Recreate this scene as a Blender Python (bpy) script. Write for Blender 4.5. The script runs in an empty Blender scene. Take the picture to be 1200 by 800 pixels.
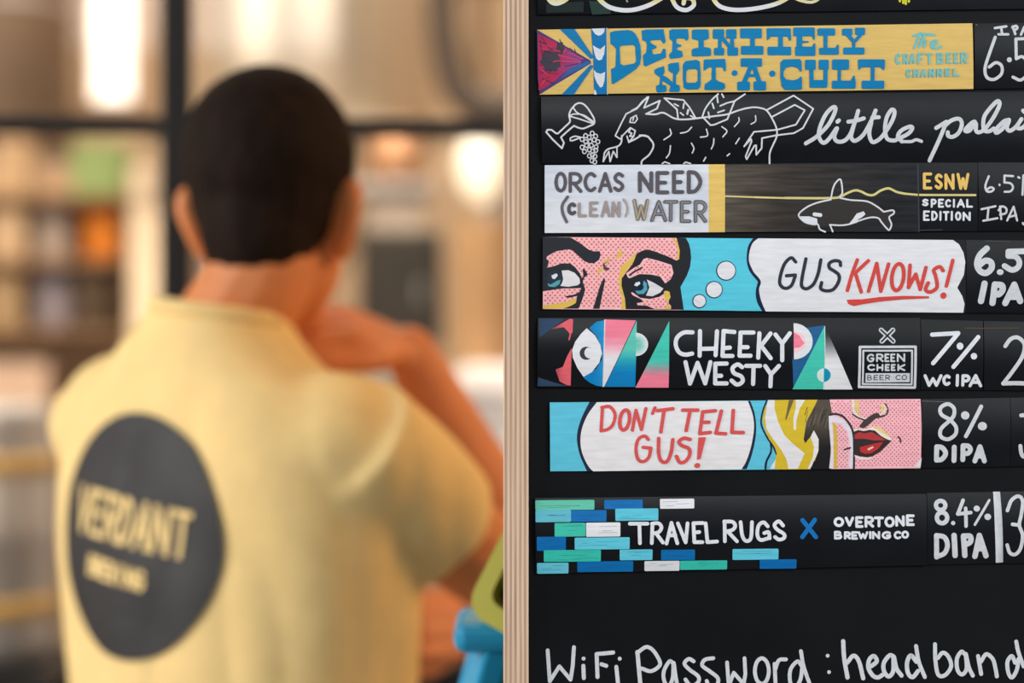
import bpy, bmesh, math, random
from mathutils import Vector, Matrix, noise
from mathutils.geometry import tessellate_polygon
from mathutils.bvhtree import BVHTree

random.seed(7)
S = bpy.context.scene
COL = S.collection

# ------------------------------------------------------------------ camera
F = 2833.33                      # focal length in pixels of the 1200 x 800 frame (85 mm lens)
CAMZ = 1.5
cam_d = bpy.data.cameras.new('camera')
cam = bpy.data.objects.new('camera', cam_d)
COL.objects.link(cam)
cam.location = (0, 0, CAMZ)
cam.rotation_euler = (math.pi / 2, 0, 0)
cam_d.lens = 85
cam_d.sensor_width = 36
cam_d.clip_start = 0.05
cam_d.dof.use_dof = True
cam_d.dof.focus_distance = 1.5
cam_d.dof.aperture_fstop = 3.2
S.camera = cam

# ------------------------------------------------------------------ colour management
S.view_settings.view_transform = 'Standard'
S.view_settings.look = 'None'
S.view_settings.exposure = 0.0
S.view_settings.gamma = 1.0
S.view_settings.use_curve_mapping = False
S.cycles.use_denoising = True

# ------------------------------------------------------------------ world and lights
W = bpy.data.worlds.new('world')
S.world = W
W.use_nodes = True
wn = W.node_tree
bg = wn.nodes['Background']
tc = wn.nodes.new('ShaderNodeTexCoord')
sx = wn.nodes.new('ShaderNodeSeparateXYZ')
rp = wn.nodes.new('ShaderNodeValToRGB')
wn.links.new(tc.outputs['Generated'], sx.inputs[0])
mr = wn.nodes.new('ShaderNodeMapRange')
mr.inputs['From Min'].default_value = -1
mr.inputs['From Max'].default_value = 1
wn.links.new(sx.outputs['Z'], mr.inputs['Value'])
wn.links.new(mr.outputs['Result'], rp.inputs['Fac'])
rp.color_ramp.elements[0].color = (0.10, 0.075, 0.055, 1)
rp.color_ramp.elements[1].color = (0.85, 0.83, 0.82, 1)
wn.links.new(rp.outputs['Color'], bg.inputs['Color'])
bg.inputs['Strength'].default_value = 0.20


def area(name, loc, aim, sx_, sy_, energy, color):
    d = bpy.data.lights.new(name, 'AREA')
    d.shape = 'RECTANGLE'
    d.size, d.size_y, d.energy, d.color = sx_, sy_, energy, color
    o = bpy.data.objects.new(name, d)
    COL.objects.link(o)
    o.location = loc
    o.rotation_euler = (Vector(aim) - Vector(loc)).to_track_quat('-Z', 'Y').to_euler()
    return o


area('window_daylight', (-3.2, 0.9, 2.3), (-0.2, 2.2, 1.35), 2.4, 2.0, 132, (1.0, 0.95, 0.88))
area('shopfront_daylight', (2.5, -1.5, 2.7), (0.3, 1.5, 1.4), 2.4, 1.8, 112, (0.96, 0.98, 1.0))
area('shop_ceiling_lamp', (0.05, -1.5, 2.75), (0.1, 1.5, 1.6), 0.9, 0.7, 14, (0.95, 0.98, 1.0))
area('warm_fill_light', (1.7, 2.2, 2.5), (-0.1, 2.25, 1.3), 0.8, 0.8, 30, (1.0, 0.58, 0.26))  # unseen warm fill, added to lift the shaded right side of the man
area('hall_lamp_near', (-0.9, 5.2, 4.2), (-0.9, 7.2, 1.2), 2.4, 1.6, 210, (1.0, 0.83, 0.64))
area('hall_lamp_far', (0.4, 7.6, 4.4), (-0.6, 9.8, 1.4), 2.6, 1.6, 150, (1.0, 0.84, 0.68))


# ------------------------------------------------------------------ helpers
def lin(c):
    if max(c) > 1.0:
        c = [v / 255.0 for v in c]
    return tuple((v / 12.92 if v <= 0.04045 else ((v + 0.055) / 1.055) ** 2.4) for v in c[:3])


def material(name, rgb, rough=0.6, metal=0.0, var=0.12, scale=12.0, stretch=(1, 1, 1), bump=0.0, spec=0.4):
    """Procedural surface: base colour varied by noise, optional bump."""
    m = bpy.data.materials.new(name)
    m.use_nodes = True
    nt = m.node_tree
    b = nt.nodes['Principled BSDF']
    c = lin(rgb)
    t = nt.nodes.new('ShaderNodeTexCoord')
    mp = nt.nodes.new('ShaderNodeMapping')
    mp.inputs['Scale'].default_value = stretch
    n = nt.nodes.new('ShaderNodeTexNoise')
    n.inputs['Scale'].default_value = scale
    n.inputs['Detail'].default_value = 5
    r = nt.nodes.new('ShaderNodeValToRGB')
    r.color_ramp.elements[0].position = 0.3
    r.color_ramp.elements[1].position = 0.7
    r.color_ramp.elements[0].color = tuple(v * (1 - var) for v in c) + (1,)
    r.color_ramp.elements[1].color = tuple(min(1, v * (1 + var)) for v in c) + (1,)
    nt.links.new(t.outputs['Object'], mp.inputs['Vector'])
    nt.links.new(mp.outputs['Vector'], n.inputs['Vector'])
    nt.links.new(n.outputs['Fac'], r.inputs['Fac'])
    nt.links.new(r.outputs['Color'], b.inputs['Base Color'])
    b.inputs['Roughness'].default_value = rough
    b.inputs['Metallic'].default_value = metal
    b.inputs['Specular IOR Level'].default_value = spec
    if bump:
        bp = nt.nodes.new('ShaderNodeBump')
        bp.inputs['Strength'].default_value = bump
        bp.inputs['Distance'].default_value = 0.002
        nt.links.new(n.outputs['Fac'], bp.inputs['Height'])
        nt.links.new(bp.outputs['Normal'], b.inputs['Normal'])
    return m


def ob(name, bm, mat, parent=None, smooth=False):
    me = bpy.data.meshes.new(name)
    if smooth:
        for f in bm.faces:
            f.smooth = True
    bm.to_mesh(me)
    bm.free()
    if mat is not None:
        me.materials.append(mat)
    o = bpy.data.objects.new(name, me)
    COL.objects.link(o)
    if parent is not None:
        o.parent = parent
        o.matrix_parent_inverse = Matrix.Translation(parent.location).inverted()
    return o


def tag(o, label=None, cat=None, group=None, kind=None):
    if label: o['label'] = label
    if cat: o['category'] = cat
    if group: o['group'] = group
    if kind: o['kind'] = kind
    return o


def empty(name, loc, label, cat, group=None):
    o = bpy.data.objects.new(name, None)
    o.empty_display_size = 0.05
    COL.objects.link(o)
    o.location = loc
    return tag(o, label, cat, group)


def at(px, py, d):
    """The point at depth d that the camera sees at pixel (px, py)."""
    return Vector(((px - 600) / F * d, d, CAMZ - (py - 400) / F * d))


def box(bm, c, s, bevel=0.0, mat=None):
    r = bmesh.ops.create_cube(bm, size=1.0)
    vs = r['verts']
    for v in vs:
        v.co = Vector((v.co.x * s[0], v.co.y * s[1], v.co.z * s[2]))
    if bevel:
        es = list({e for v in vs for e in v.link_edges})
        rb = bmesh.ops.bevel(bm, geom=es, offset=bevel, segments=2, affect='EDGES', profile=0.5)
        vs = list({v for f in rb['faces'] for v in f.verts} | {v for v in vs if v.is_valid})
    for v in vs:
        if mat is not None:
            v.co = mat @ v.co
        v.co += Vector(c)
    return vs


def bxo(name, c, s, mat, parent=None, bevel=0.0, rot=None):
    bm = bmesh.new()
    box(bm, c, s, bevel, rot)
    return ob(name, bm, mat, parent)


def lathe(bm, prof, c=(0, 0, 0), seg=40, mat=None):
    rings = []
    for r, z in prof:
        ring = []
        for i in range(seg):
            a = 2 * math.pi * i / seg
            p = Vector((r * math.cos(a), r * math.sin(a), z))
            if mat is not None: p = mat @ p
            ring.append(bm.verts.new(p + Vector(c)))
        rings.append(ring)
    for a, b in zip(rings, rings[1:]):
        for i in range(seg):
            j = (i + 1) % seg
            bm.faces.new((a[i], a[j], b[j], b[i]))
    bm.faces.new(list(reversed(rings[0])))
    bm.faces.new(rings[-1])
    return bm


def spline(pts, n=6, closed=False):
    P = [Vector(p) for p in pts]
    if len(P) < 3: return P
    out = []
    m = len(P)
    rng = range(m if closed else m - 1)
    for i in rng:
        if closed:
            p0, p1, p2, p3 = P[(i - 1) % m], P[i], P[(i + 1) % m], P[(i + 2) % m]
        else:
            p1, p2 = P[i], P[i + 1]
            p0 = P[i - 1] if i else p1 * 2 - p2
            p3 = P[i + 2] if i + 2 < m else p2 * 2 - p1
        for k in range(n):
            t = k / n
            out.append(0.5 * ((2 * p1) + (p2 - p0) * t + (2 * p0 - 5 * p1 + 4 * p2 - p3) * t * t
                              + (3 * p1 - p0 - 3 * p2 + p3) * t ** 3))
    if not closed: out.append(P[-1])
    return out


def tube(bm, pts, radii, seg=12, caps=True, n=6):
    """Tapered round tube through the points (rounded caps)."""
    if not hasattr(radii, '__len__'): radii = [radii] * len(pts)
    P4 = [Vector((*p, r)) for p, r in zip(pts, radii)]
    Q = spline(P4, n) if len(P4) > 2 else P4
    C = [Vector(q[:3]) for q in Q]
    R = [q[3] for q in Q]
    if caps:                                     # hemispherical ends
        d0 = (C[0] - C[1]).normalized(); d1 = (C[-1] - C[-2]).normalized()
        pre = [(C[0] + d0 * R[0] * math.sin(a), R[0] * math.cos(a)) for a in (1.45, 1.0, 0.5)]
        post = [(C[-1] + d1 * R[-1] * math.sin(a), R[-1] * math.cos(a)) for a in (0.5, 1.0, 1.45)]
        C = [p for p, r in pre] + C + [p for p, r in post]
        R = [r for p, r in pre] + R + [r for p, r in post]
    rings = []
    u = None
    for i, c in enumerate(C):
        t = (C[min(i + 1, len(C) - 1)] - C[max(i - 1, 0)]).normalized()
        if u is None:
            u = t.orthogonal().normalized()
        u = (u - t * u.dot(t)).normalized()
        w = t.cross(u)
        rings.append([bm.verts.new(c + (u * math.cos(2 * math.pi * k / seg) + w * math.sin(2 * math.pi * k / seg)) * max(R[i], 1e-4))
                      for k in range(seg)])
    for a, b in zip(rings, rings[1:]):
        for k in range(seg):
            j = (k + 1) % seg
            bm.faces.new((a[k], a[j], b[j], b[k]))
    bm.faces.new(list(reversed(rings[0])))
    bm.faces.new(rings[-1])
    return bm


def ellipsoid(bm, c, r, seg=32, rings=20, mat=None):
    res = bmesh.ops.create_uvsphere(bm, u_segments=seg, v_segments=rings, radius=1.0)
    for v in res['verts']:
        p = Vector((v.co.x * r[0], v.co.y * r[1], v.co.z * r[2]))
        if mat is not None: p = mat @ p
        v.co = p + Vector(c)
    return res['verts']


# ------------------------------------------------------------------ materials
def paint_material(name, rough, streak):
    m = bpy.data.materials.new(name)
    m.use_nodes = True
    nt = m.node_tree
    b = nt.nodes['Principled BSDF']
    a = nt.nodes.new('ShaderNodeAttribute')
    a.attribute_name = 'Col'
    t = nt.nodes.new('ShaderNodeTexCoord')
    mp = nt.nodes.new('ShaderNodeMapping')
    mp.inputs['Scale'].default_value = (60, 60, 420) if streak else (300, 300, 300)
    n = nt.nodes.new('ShaderNodeTexNoise')
    n.inputs['Scale'].default_value = 1.0
    n.inputs['Detail'].default_value = 4
    mr_ = nt.nodes.new('ShaderNodeMapRange')
    mr_.inputs['From Min'].default_value = 0.3
    mr_.inputs['From Max'].default_value = 0.7
    mr_.inputs['To Min'].default_value = 0.90
    mr_.inputs['To Max'].default_value = 1.05
    mx = nt.nodes.new('ShaderNodeVectorMath')
    mx.operation = 'SCALE'
    nt.links.new(t.outputs['Object'], mp.inputs['Vector'])
    nt.links.new(mp.outputs['Vector'], n.inputs['Vector'])
    nt.links.new(n.outputs['Fac'], mr_.inputs['Value'])
    nt.links.new(a.outputs['Color'], mx.inputs[0])
    nt.links.new(mr_.outputs['Result'], mx.inputs['Scale'])
    nt.links.new(mx.outputs['Vector'], b.inputs['Base Color'])
    b.inputs['Roughness'].default_value = rough
    b.inputs['Specular IOR Level'].default_value = 0.16
    return m


M_paint = paint_material('brushed_paint', 0.55, True)
M_chalk = paint_material('paint_pen', 0.6, False)
M_strip = material('satin_black_strip', (14, 17, 23), 0.32, 0, 0.25, 30, (1, 1, 3), spec=0.22)
M_board = material('matt_black_board', (11, 13, 17), 0.5, 0, 0.3, 14, spec=0.12)
M_oldwood = material('weathered_wood_face', (74, 67, 60), 0.6, 0, 0.45, 5, (9, 9, 70))


def plywood():
    m = bpy.data.materials.new('plywood_edge')
    m.use_nodes = True
    nt = m.node_tree
    b = nt.nodes['Principled BSDF']
    t = nt.nodes.new('ShaderNodeTexCoord')
    sp = nt.nodes.new('ShaderNodeSeparateXYZ')
    nt.links.new(t.outputs['Object'], sp.inputs[0])
    ns = nt.nodes.new('ShaderNodeTexNoise')
    mp = nt.nodes.new('ShaderNodeMapping')
    mp.inputs['Scale'].default_value = (900, 900, 14)
    nt.links.new(t.outputs['Object'], mp.inputs['Vector'])
    nt.links.new(mp.outputs['Vector'], ns.inputs['Vector'])
    ns.inputs['Scale'].default_value = 1.0
    ns.inputs['Detail'].default_value = 3
    wv = nt.nodes.new('ShaderNodeMath'); wv.operation = 'MULTIPLY'
    wv.inputs[1].default_value = 2 * math.pi / 0.0030
    nt.links.new(sp.outputs['X'], wv.inputs[0])
    sn = nt.nodes.new('ShaderNodeMath'); sn.operation = 'SINE'
    nt.links.new(wv.outputs[0], sn.inputs[0])
    ad = nt.nodes.new('ShaderNodeMath'); ad.operation = 'MULTIPLY_ADD'
    ad.inputs[1].default_value = 0.28
    nt.links.new(sn.outputs[0], ad.inputs[0])
    nt.links.new(ns.outputs['Fac'], ad.inputs[2])
    r = nt.nodes.new('ShaderNodeValToRGB')
    e = r.color_ramp.elements
    e[0].position, e[0].color = 0.12, lin((158, 128, 108)) + (1,)
    e[1].position, e[1].color = 0.85, lin((222, 196, 170)) + (1,)
    k = e.new(0.45); k.color = lin((196, 166, 142)) + (1,)
    nt.links.new(ad.outputs[0], r.inputs['Fac'])
    nt.links.new(r.outputs['Color'], b.inputs['Base Color'])
    b.inputs['Roughness'].default_value = 0.65
    return m


M_ply = plywood()

# colours of the sign paint
WHT = (222, 227, 236); CHK = (206, 211, 218); YEL = (220, 188, 110); BLU = (0, 124, 180)
INK = (38, 42, 52); BLK = (26, 28, 34); RED = (212, 72, 66); CYAN = (88, 204, 230)
PNK = (246, 190, 197); TEAL = (66, 198, 180); ROSE = (240, 128, 154)


# ------------------------------------------------------------------ sign painting
class Paint:
    """Flat paint on a board, in the board's own drawing units (1 unit = 0.53 mm)."""
    def __init__(self):
        self.prim = []                   # (list of polygons, colour or colour function)

    def add(self, polys, col):
        self.prim.append((polys, col))

    def poly(self, pts, col, smooth=False):
        pts = [Vector((p[0], p[1])) for p in pts]
        if smooth: pts = spline(pts, 5, True)
        self.add([pts], col)

    def ring(self, outer, hole, col):
        self.add([('h', [Vector(p) for p in outer], [Vector(p) for p in hole])], col)

    def ell(self, cx, cy, rx, ry, col, n=28, a0=0, a1=2 * math.pi):
        full = abs(a1 - a0 - 2 * math.pi) < 1e-6
        k = n if full else n + 1
        self.add([[Vector((cx + rx * math.cos(a0 + (a1 - a0) * i / n), cy + ry * math.sin(a0 + (a1 - a0) * i / n))) for i in range(k)]], col)

    def blk(self, x0, y0, x1, y1, col, r=1.0):
        pts = []
        for cx, cy, a in ((x1 - r, y0 + r, -90), (x1 - r, y1 - r, 0), (x0 + r, y1 - r, 90), (x0 + r, y0 + r, 180)):
            for k in range(4):
                t = math.radians(a + 30 * k)
                pts.append(Vector((cx + r * math.cos(t), cy + r * math.sin(t))))
        self.add([pts], col)

    def stroke(self, pts, w, col, smooth=True, closed=False):
        P = [Vector((p[0], p[1])) for p in pts]
        h = w / 2
        polys = []

        def disc(c, r):
            polys.append([c + Vector((r * math.cos(2 * math.pi * i / 14), r * math.sin(2 * math.pi * i / 14))) for i in range(14)])
        if len(P) == 1:
            disc(P[0], h)
        elif smooth and len(P) > 2:              # one ribbon with averaged side offsets and round ends
            Q = spline(P, 7, closed)
            m = len(Q)
            N = []
            for i in range(m):
                a, b = (Q[i - 1], Q[(i + 1) % m]) if closed else (Q[max(i - 1, 0)], Q[min(i + 1, m - 1)])
                d = b - a
                N.append(Vector((-d.y, d.x)).normalized() * h if d.length > 1e-6 else (N[-1] if N else Vector((0, h))))
            for i in range(m if closed else m - 1):
                j = (i + 1) % m
                polys.append([Q[i] + N[i], Q[j] + N[j], Q[j] - N[j], Q[i] - N[i]])
                if N[i].normalized().dot(N[j].normalized()) < 0.8: disc(Q[j], h)
            if not closed:
                disc(Q[0], h); disc(Q[-1], h)
        else:
            Q = P + [P[0]] if closed else P
            for a, b in zip(Q, Q[1:]):
                d = b - a
                if d.length < 1e-5: continue
                n = Vector((-d.y, d.x)).normalized() * h
                polys.append([a + n, b + n, b - n, a - n])
            for c in P: disc(c, h)
        self.add(polys, col)

    def lines(self, T, list_, w, col, smooth=True, closed=False):
        for s in list_:
            self.stroke([T(*p) for p in s], w, col, smooth, closed)

    def text(self, T, chars, w, col):
        """chars: (letter, x0, x1, ytop, ybottom) outer boxes in T's units; w in drawing units."""
        for ch, x0, x1, y0, y1 in chars:
            (ax, ay), (bx, by) = T(x0, y0), T(x1, y1)
            i = w / 2
            if bx - ax > 2.2 * i: ax += i; bx -= i
            else: ax = bx = (ax + bx) / 2
            ay += i; by -= i
            for kind, pts in GLYPH[ch]:
                P = [(ax + (bx - ax) * u, ay + (by - ay) * v) for u, v in pts]
                self.stroke(P, w, col, kind != 'l', kind == 'o')

    def build(self, name, mat, parent, strip, base=6e-5):
        bm = bmesh.new()
        pid = bm.faces.layers.int.new('pid')
        z = base
        for i, (polys, col) in enumerate(self.prim):
            z += 3e-6
            for p in polys:
                if len(polys) < 260: z += 4e-7
                if isinstance(p, tuple):
                    loops = [[Vector((*v, 0)) for v in p[1]], [Vector((*v, 0)) for v in p[2]]]
                else:
                    loops = [[Vector((*v, 0)) for v in p]]
                flat = [v for l in loops for v in l]
                if len(loops) == 1 and len(flat) in (4, 14):
                    tris = [tuple(range(len(flat)))]
                else:
                    tris = tessellate_polygon(loops)
                vs = [bm.verts.new((v.x, z, v.y)) for v in flat]
                for t in tris:
                    a = sum((flat[t[k]].x * flat[t[(k + 1) % len(t)]].y - flat[t[(k + 1) % len(t)]].x * flat[t[k]].y) for k in range(len(t)))
                    if abs(a) < 1e-7: continue
                    q = [vs[k] for k in t]
                    if a < 0: q.reverse()
                    try:
                        f = bm.faces.new(q)
                        f[pid] = i
                    except ValueError:
                        pass
        if strip is not None:
            for k in range(1, 16):
                zc = strip.top + (strip.bot - strip.top) * k / 16
                bmesh.ops.bisect_plane(bm, geom=bm.verts[:] + bm.edges[:] + bm.faces[:], plane_co=(0, 0, zc), plane_no=(0, 0, 1), dist=1e-5)
        cl = bm.loops.layers.float_color.new('Col')
        for f in bm.faces:
            col = self.prim[f[pid]][1]
            for l in f.loops:
                c = col(l.vert.co.x, l.vert.co.z) if callable(col) else col
                l[cl] = lin(c) + (1,)
        for v in bm.verts:
            x, lift, y = v.co
            v.co = onboard(strip, x, y, lift)
        bm.normal_update()
        for f in bm.faces:
            if f.normal.y > 0: f.normal_flip()
        return ob(name, bm, mat, parent)


BOARD_Y = 1.503                       # front face of the black board


def onboard(strip, x, y, lift):
    d = 1.5
    p = Vector(((x - 600) / F * d, BOARD_Y - lift, CAMZ - (y - 400) / F * d))
    if strip is not None:
        p.y -= strip.depth(x, y)
    return p


class Strip:
    """A slightly bowed painted strip hung on the board: corner positions in drawing units."""
    def __init__(self, tl, tr, br, bl, bow=0.0020, thick=0.0018):
        self.c = tl, tr, br, bl
        self.top = min(tl[1], tr[1]); self.bot = max(bl[1], br[1])
        self.bow, self.thick = bow, thick

    def depth(self, x, y):
        t = min(1, max(0, (y - self.top) / (self.bot - self.top))) * 16      # straight between the same 16 knots everywhere
        k = min(15, int(t)); f = t - k
        g = lambda u: 4 * u * (1 - u)
        return self.thick + self.bow * (g(k / 16) * (1 - f) + g((k + 1) / 16) * f)

    def panel(self, name, mat, parent):
        bm = bmesh.new()
        bm.faces.new([bm.verts.new((x, 0, y)) for x, y in self.c])
        for k in range(1, 16):
            zc = self.top + (self.bot - self.top) * k / 16
            bmesh.ops.bisect_plane(bm, geom=bm.verts[:] + bm.edges[:] + bm.faces[:], plane_co=(0, 0, zc), plane_no=(0, 0, 1), dist=1e-5)
        front = bm.faces[:]
        rim = [e for e in bm.edges if e.is_boundary]
        back = {v: bm.verts.new(onboard(None, v.co.x, v.co.z, 0)) for v in bm.verts[:]}
        for e in rim:
            a, b = e.verts
            bm.faces.new((a, b, back[b], back[a]))
            e.smooth = False
        for f in front:
            f.smooth = True
            bm.faces.new([back[v] for v in reversed(f.verts)])
        for v in back:
            v.co = onboard(self, v.co.x, v.co.z, 0)
        bmesh.ops.recalc_face_normals(bm, faces=bm.faces[:])
        return ob(name, bm, mat, parent)


def view(x0, y0, s):
    return lambda X, Y: (x0 + X / s, y0 + Y / s)


O8 = [(0.5 + 0.5 * math.cos(a * math.pi / 4), 0.5 + 0.5 * math.sin(a * math.pi / 4)) for a in range(8)]
GLYPH = {
    'A': [('l', [(0, 1), (.5, 0), (1, 1)]), ('l', [(.2, .66), (.8, .66)])],
    'B': [('l', [(0, 0), (0, 1)]), ('c', [(0, 0), (.7, .03), (.85, .25), (.6, .46), (0, .48)]), ('c', [(0, .48), (.8, .53), (1, .75), (.75, .97), (0, 1)])],
    'C': [('c', [(1, .14), (.62, 0), (.18, .16), (0, .5), (.18, .86), (.62, 1), (1, .86)])],
    'D': [('l', [(0, 0), (0, 1)]), ('c', [(0, 0), (.6, .07), (1, .5), (.6, .93), (0, 1)])],
    'E': [('l', [(1, 0), (0, 0), (0, 1), (1, 1)]), ('l', [(0, .5), (.78, .5)])],
    'F': [('l', [(1, 0), (0, 0), (0, 1)]), ('l', [(0, .48), (.75, .48)])],
    'G': [('c', [(.95, .14), (.6, 0), (.16, .18), (0, .5), (.16, .86), (.6, 1), (.94, .84), (1, .56)]), ('l', [(1, .56), (.6, .56)])],
    'H': [('l', [(0, 0), (0, 1)]), ('l', [(1, 0), (1, 1)]), ('l', [(0, .52), (1, .52)])],
    'I': [('l', [(.5, 0), (.5, 1)])],
    'K': [('l', [(0, 0), (0, 1)]), ('l', [(1, 0), (.05, .55), (1, 1)])],
    'L': [('l', [(0, 0), (0, 1), (1, 1)])],
    'N': [('l', [(0, 1), (0, 0), (1, 1), (1, 0)])],
    'O': [('o', O8)],
    'P': [('l', [(0, 1), (0, 0)]), ('c', [(0, 0), (.7, .03), (1, .27), (.7, .53), (0, .56)])],
    'R': [('l', [(0, 1), (0, 0)]), ('c', [(0, 0), (.7, .03), (1, .27), (.7, .52), (0, .55)]), ('l', [(.35, .55), (1, 1)])],
    'S': [('c', [(.95, .13), (.5, 0), (.08, .2), (.25, .42), (.75, .58), (.95, .8), (.5, 1), (.02, .86)])],
    'T': [('l', [(0, 0), (1, 0)]), ('l', [(.5, 0), (.5, 1)])],
    'U': [('c', [(0, 0), (.02, .6), (.2, .95), (.5, 1), (.8, .95), (.98, .6), (1, 0)])],
    'V': [('l', [(0, 0), (.5, 1), (1, 0)])],
    'W': [('l', [(0, 0), (.27, 1), (.5, .3), (.73, 1), (1, 0)])],
    'X': [('l', [(0, 0), (1, 1)]), ('l', [(1, 0), (0, 1)])],
    'Y': [('l', [(0, 0), (.5, .45), (1, 0)]), ('l', [(.5, .45), (.5, 1)])],
}


def mix(a, b, t):
    t = min(1, max(0, t))
    return tuple(u + (v - u) * t for u, v in zip(a, b))


def vgrad(stops):
    """Colour blended by the height on the strip: [(y, colour), ...]."""
    def f(x, y):
        if y <= stops[0][0]: return stops[0][1]
        for (a, ca), (b, cb) in zip(stops, stops[1:]):
            if y <= b: return mix(ca, cb, (y - a) / (b - a))
        return stops[-1][1]
    return f


def inside(p, poly):
    x, y = p
    c = False
    n = len(poly)
    for i in range(n):
        x1, y1 = poly[i]; x2, y2 = poly[(i + 1) % n]
        if (y1 > y) != (y2 > y) and x < (x2 - x1) * (y - y1) / (y2 - y1) + x1: c = not c
    return c


def dots(pt, poly, step, r, col):
    xs = [p[0] for p in poly]; ys = [p[1] for p in poly]
    polys = []
    y = min(ys) + step * 0.4; row = 0
    while y < max(ys):
        x = min(xs) + (step / 2 if row % 2 else 0)
        while x < max(xs):
            j = (x + random.uniform(-.25, .25), y + random.uniform(-.25, .25))
            if all(inside((j[0] + dx * r, j[1] + dy * r), poly) for dx, dy in ((1, 0), (-1, 0), (0, 1), (0, -1))):
                polys.append([Vector((j[0] + r * math.cos(k * math.pi / 3.5), j[1] + r * math.sin(k * math.pi / 3.5))) for k in range(7)])
            x += step
        y += step * 0.55; row += 1
    pt.add(polys, col)

# ================================================================== the chalkboard
bz0, bz1 = 0.0, 2.45
xl, xr = (590 - 600) / F * 1.497, (619.5 - 600) / F * 1.497
board = empty('menu_board', (0.30, 1.53, 0), 'tall black drinks board with a raw plywood side edge, wifi note chalked low on it', 'menu board')
bxo('panel', ((xr + 0.66) / 2, BOARD_Y + 0.009, (bz0 + bz1) / 2), (0.66 - xr, 0.018, bz1 - bz0), M_board, board, 0.001)
side = bxo('side_board', ((xl + xr) / 2, 1.497 + 0.055, (bz0 + bz1) / 2), (xr - xl, 0.11, bz1 - bz0), M_ply, board, 0.0006)
tag(side, 'pale plywood edge showing its layers')
bxo('back_panel', ((xr + 0.66) / 2, 1.497 + 0.095, (bz0 + bz1) / 2), (0.66 - xr, 0.018, bz1 - bz0), M_board, board, 0.001)

p = Paint()
T = view(630, 740, 8.0)
p.lines(T, [[(95, 180), (115, 470), (205, 330), (310, 455), (330, 330), (342, 150)]], 4.5, CHK, False)
for s in ([(430, 325), (435, 440)], [(432, 257)], [(555, 215), (563, 430)], [(555, 215), (710, 200)], [(600, 310), (645, 325)],
          [(740, 335), (757, 500)], [(772, 258)]):
    p.stroke([T(*q) for q in s], 4.7, CHK)
p.stroke([T(*q) for q in [(938, 195), (950, 330), (968, 520)]], 4.9, CHK)
p.stroke([T(*q) for q in [(935, 205), (1020, 148), (1090, 185), (1150, 290), (1130, 340), (1060, 375), (980, 350)]], 4.5, CHK)
T = view(760, 740, 6.0)
for s in ([(175, 225), (150, 212), (112, 275), (110, 340), (140, 392), (172, 330), (178, 222), (190, 300), (205, 385)],
          [(320, 212), (285, 195), (255, 228), (290, 270), (352, 318), (350, 360), (300, 385), (262, 340)],
          [(458, 190), (400, 200), (380, 240), (430, 280), (490, 330), (480, 385), (430, 392), (412, 350)],
          [(890, 230), (893, 300), (898, 395)], [(892, 275), (920, 205), (970, 198)],
          [(1078, 240), (1050, 212), (1002, 270), (1000, 360), (1030, 400), (1070, 345), (1085, 250)],
          [(1075, 140), (1095, 250), (1142, 385)]):
    p.stroke([T(*q) for q in s], 4.5, CHK)
p.lines(T, [[(555, 220), (567, 385), (602, 292), (672, 372), (684, 300), (678, 190)]], 4.4, CHK, False)
p.stroke([(T(800, 280)[0] + 8.2 * math.cos(a * .785), T(800, 280)[1] + 15 * math.sin(a * .785)) for a in range(8)], 4.5, CHK, True, True)
T = view(950, 740, 9.23)
for s in ([(190, 265)], [(205, 442)]): p.stroke([T(*q) for q in s], 4.4, CHK)
for s in ([(358, 108), (370, 300), (405, 500)], [(402, 340), (470, 265), (530, 330), (575, 510)],
          [(660, 380), (722, 325), (690, 268), (640, 310), (632, 400), (680, 480), (735, 500), (785, 472)],
          [(900, 270), (860, 262), (800, 340), (800, 430), (850, 490), (900, 430), (905, 275), (935, 400), (990, 480)],
          [(1152, 330), (1090, 262), (1050, 340), (1060, 450), (1110, 497), (1170, 430)]):
    p.stroke([T(*q) for q in s], 5.0, CHK)
T = view(1070, 740, 9.23)
for s in ([(40, 160), (70, 330), (135, 495)], [(245, 140), (250, 320), (280, 470), (355, 475), (420, 380), (390, 275), (330, 232), (275, 290)],
          [(565, 245), (530, 222), (482, 300), (490, 420), (540, 468), (588, 400), (578, 245), (612, 390), (655, 480)],
          [(712, 268), (745, 462)], [(742, 330), (800, 248), (870, 300), (900, 400), (915, 488)],
          [(1112, 340), (1078, 268), (1030, 330), (1040, 450), (1080, 500), (1130, 420), (1150, 300)], [(1125, 112), (1150, 230), (1205, 380)]):
    p.stroke([T(*q) for q in s], 4.7, CHK)
tag(p.build('lettering', M_chalk, board, None), 'white hand-chalked wifi note')


def strip(name, label, cat, group, quad, panel_mat=None, bow=0.0020):
    s = Strip(*quad, bow=bow)
    c = onboard(None, (quad[3][0] + quad[2][0]) / 2, (quad[3][1] + quad[2][1]) / 2, 0)
    root = empty(name, c, label, cat, group)
    s.panel('panel', panel_mat or M_strip, root)
    return s, root


GS, GC = 'hand-painted strips on the black drinks board', 'strength and price cards beside the strips'

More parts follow.
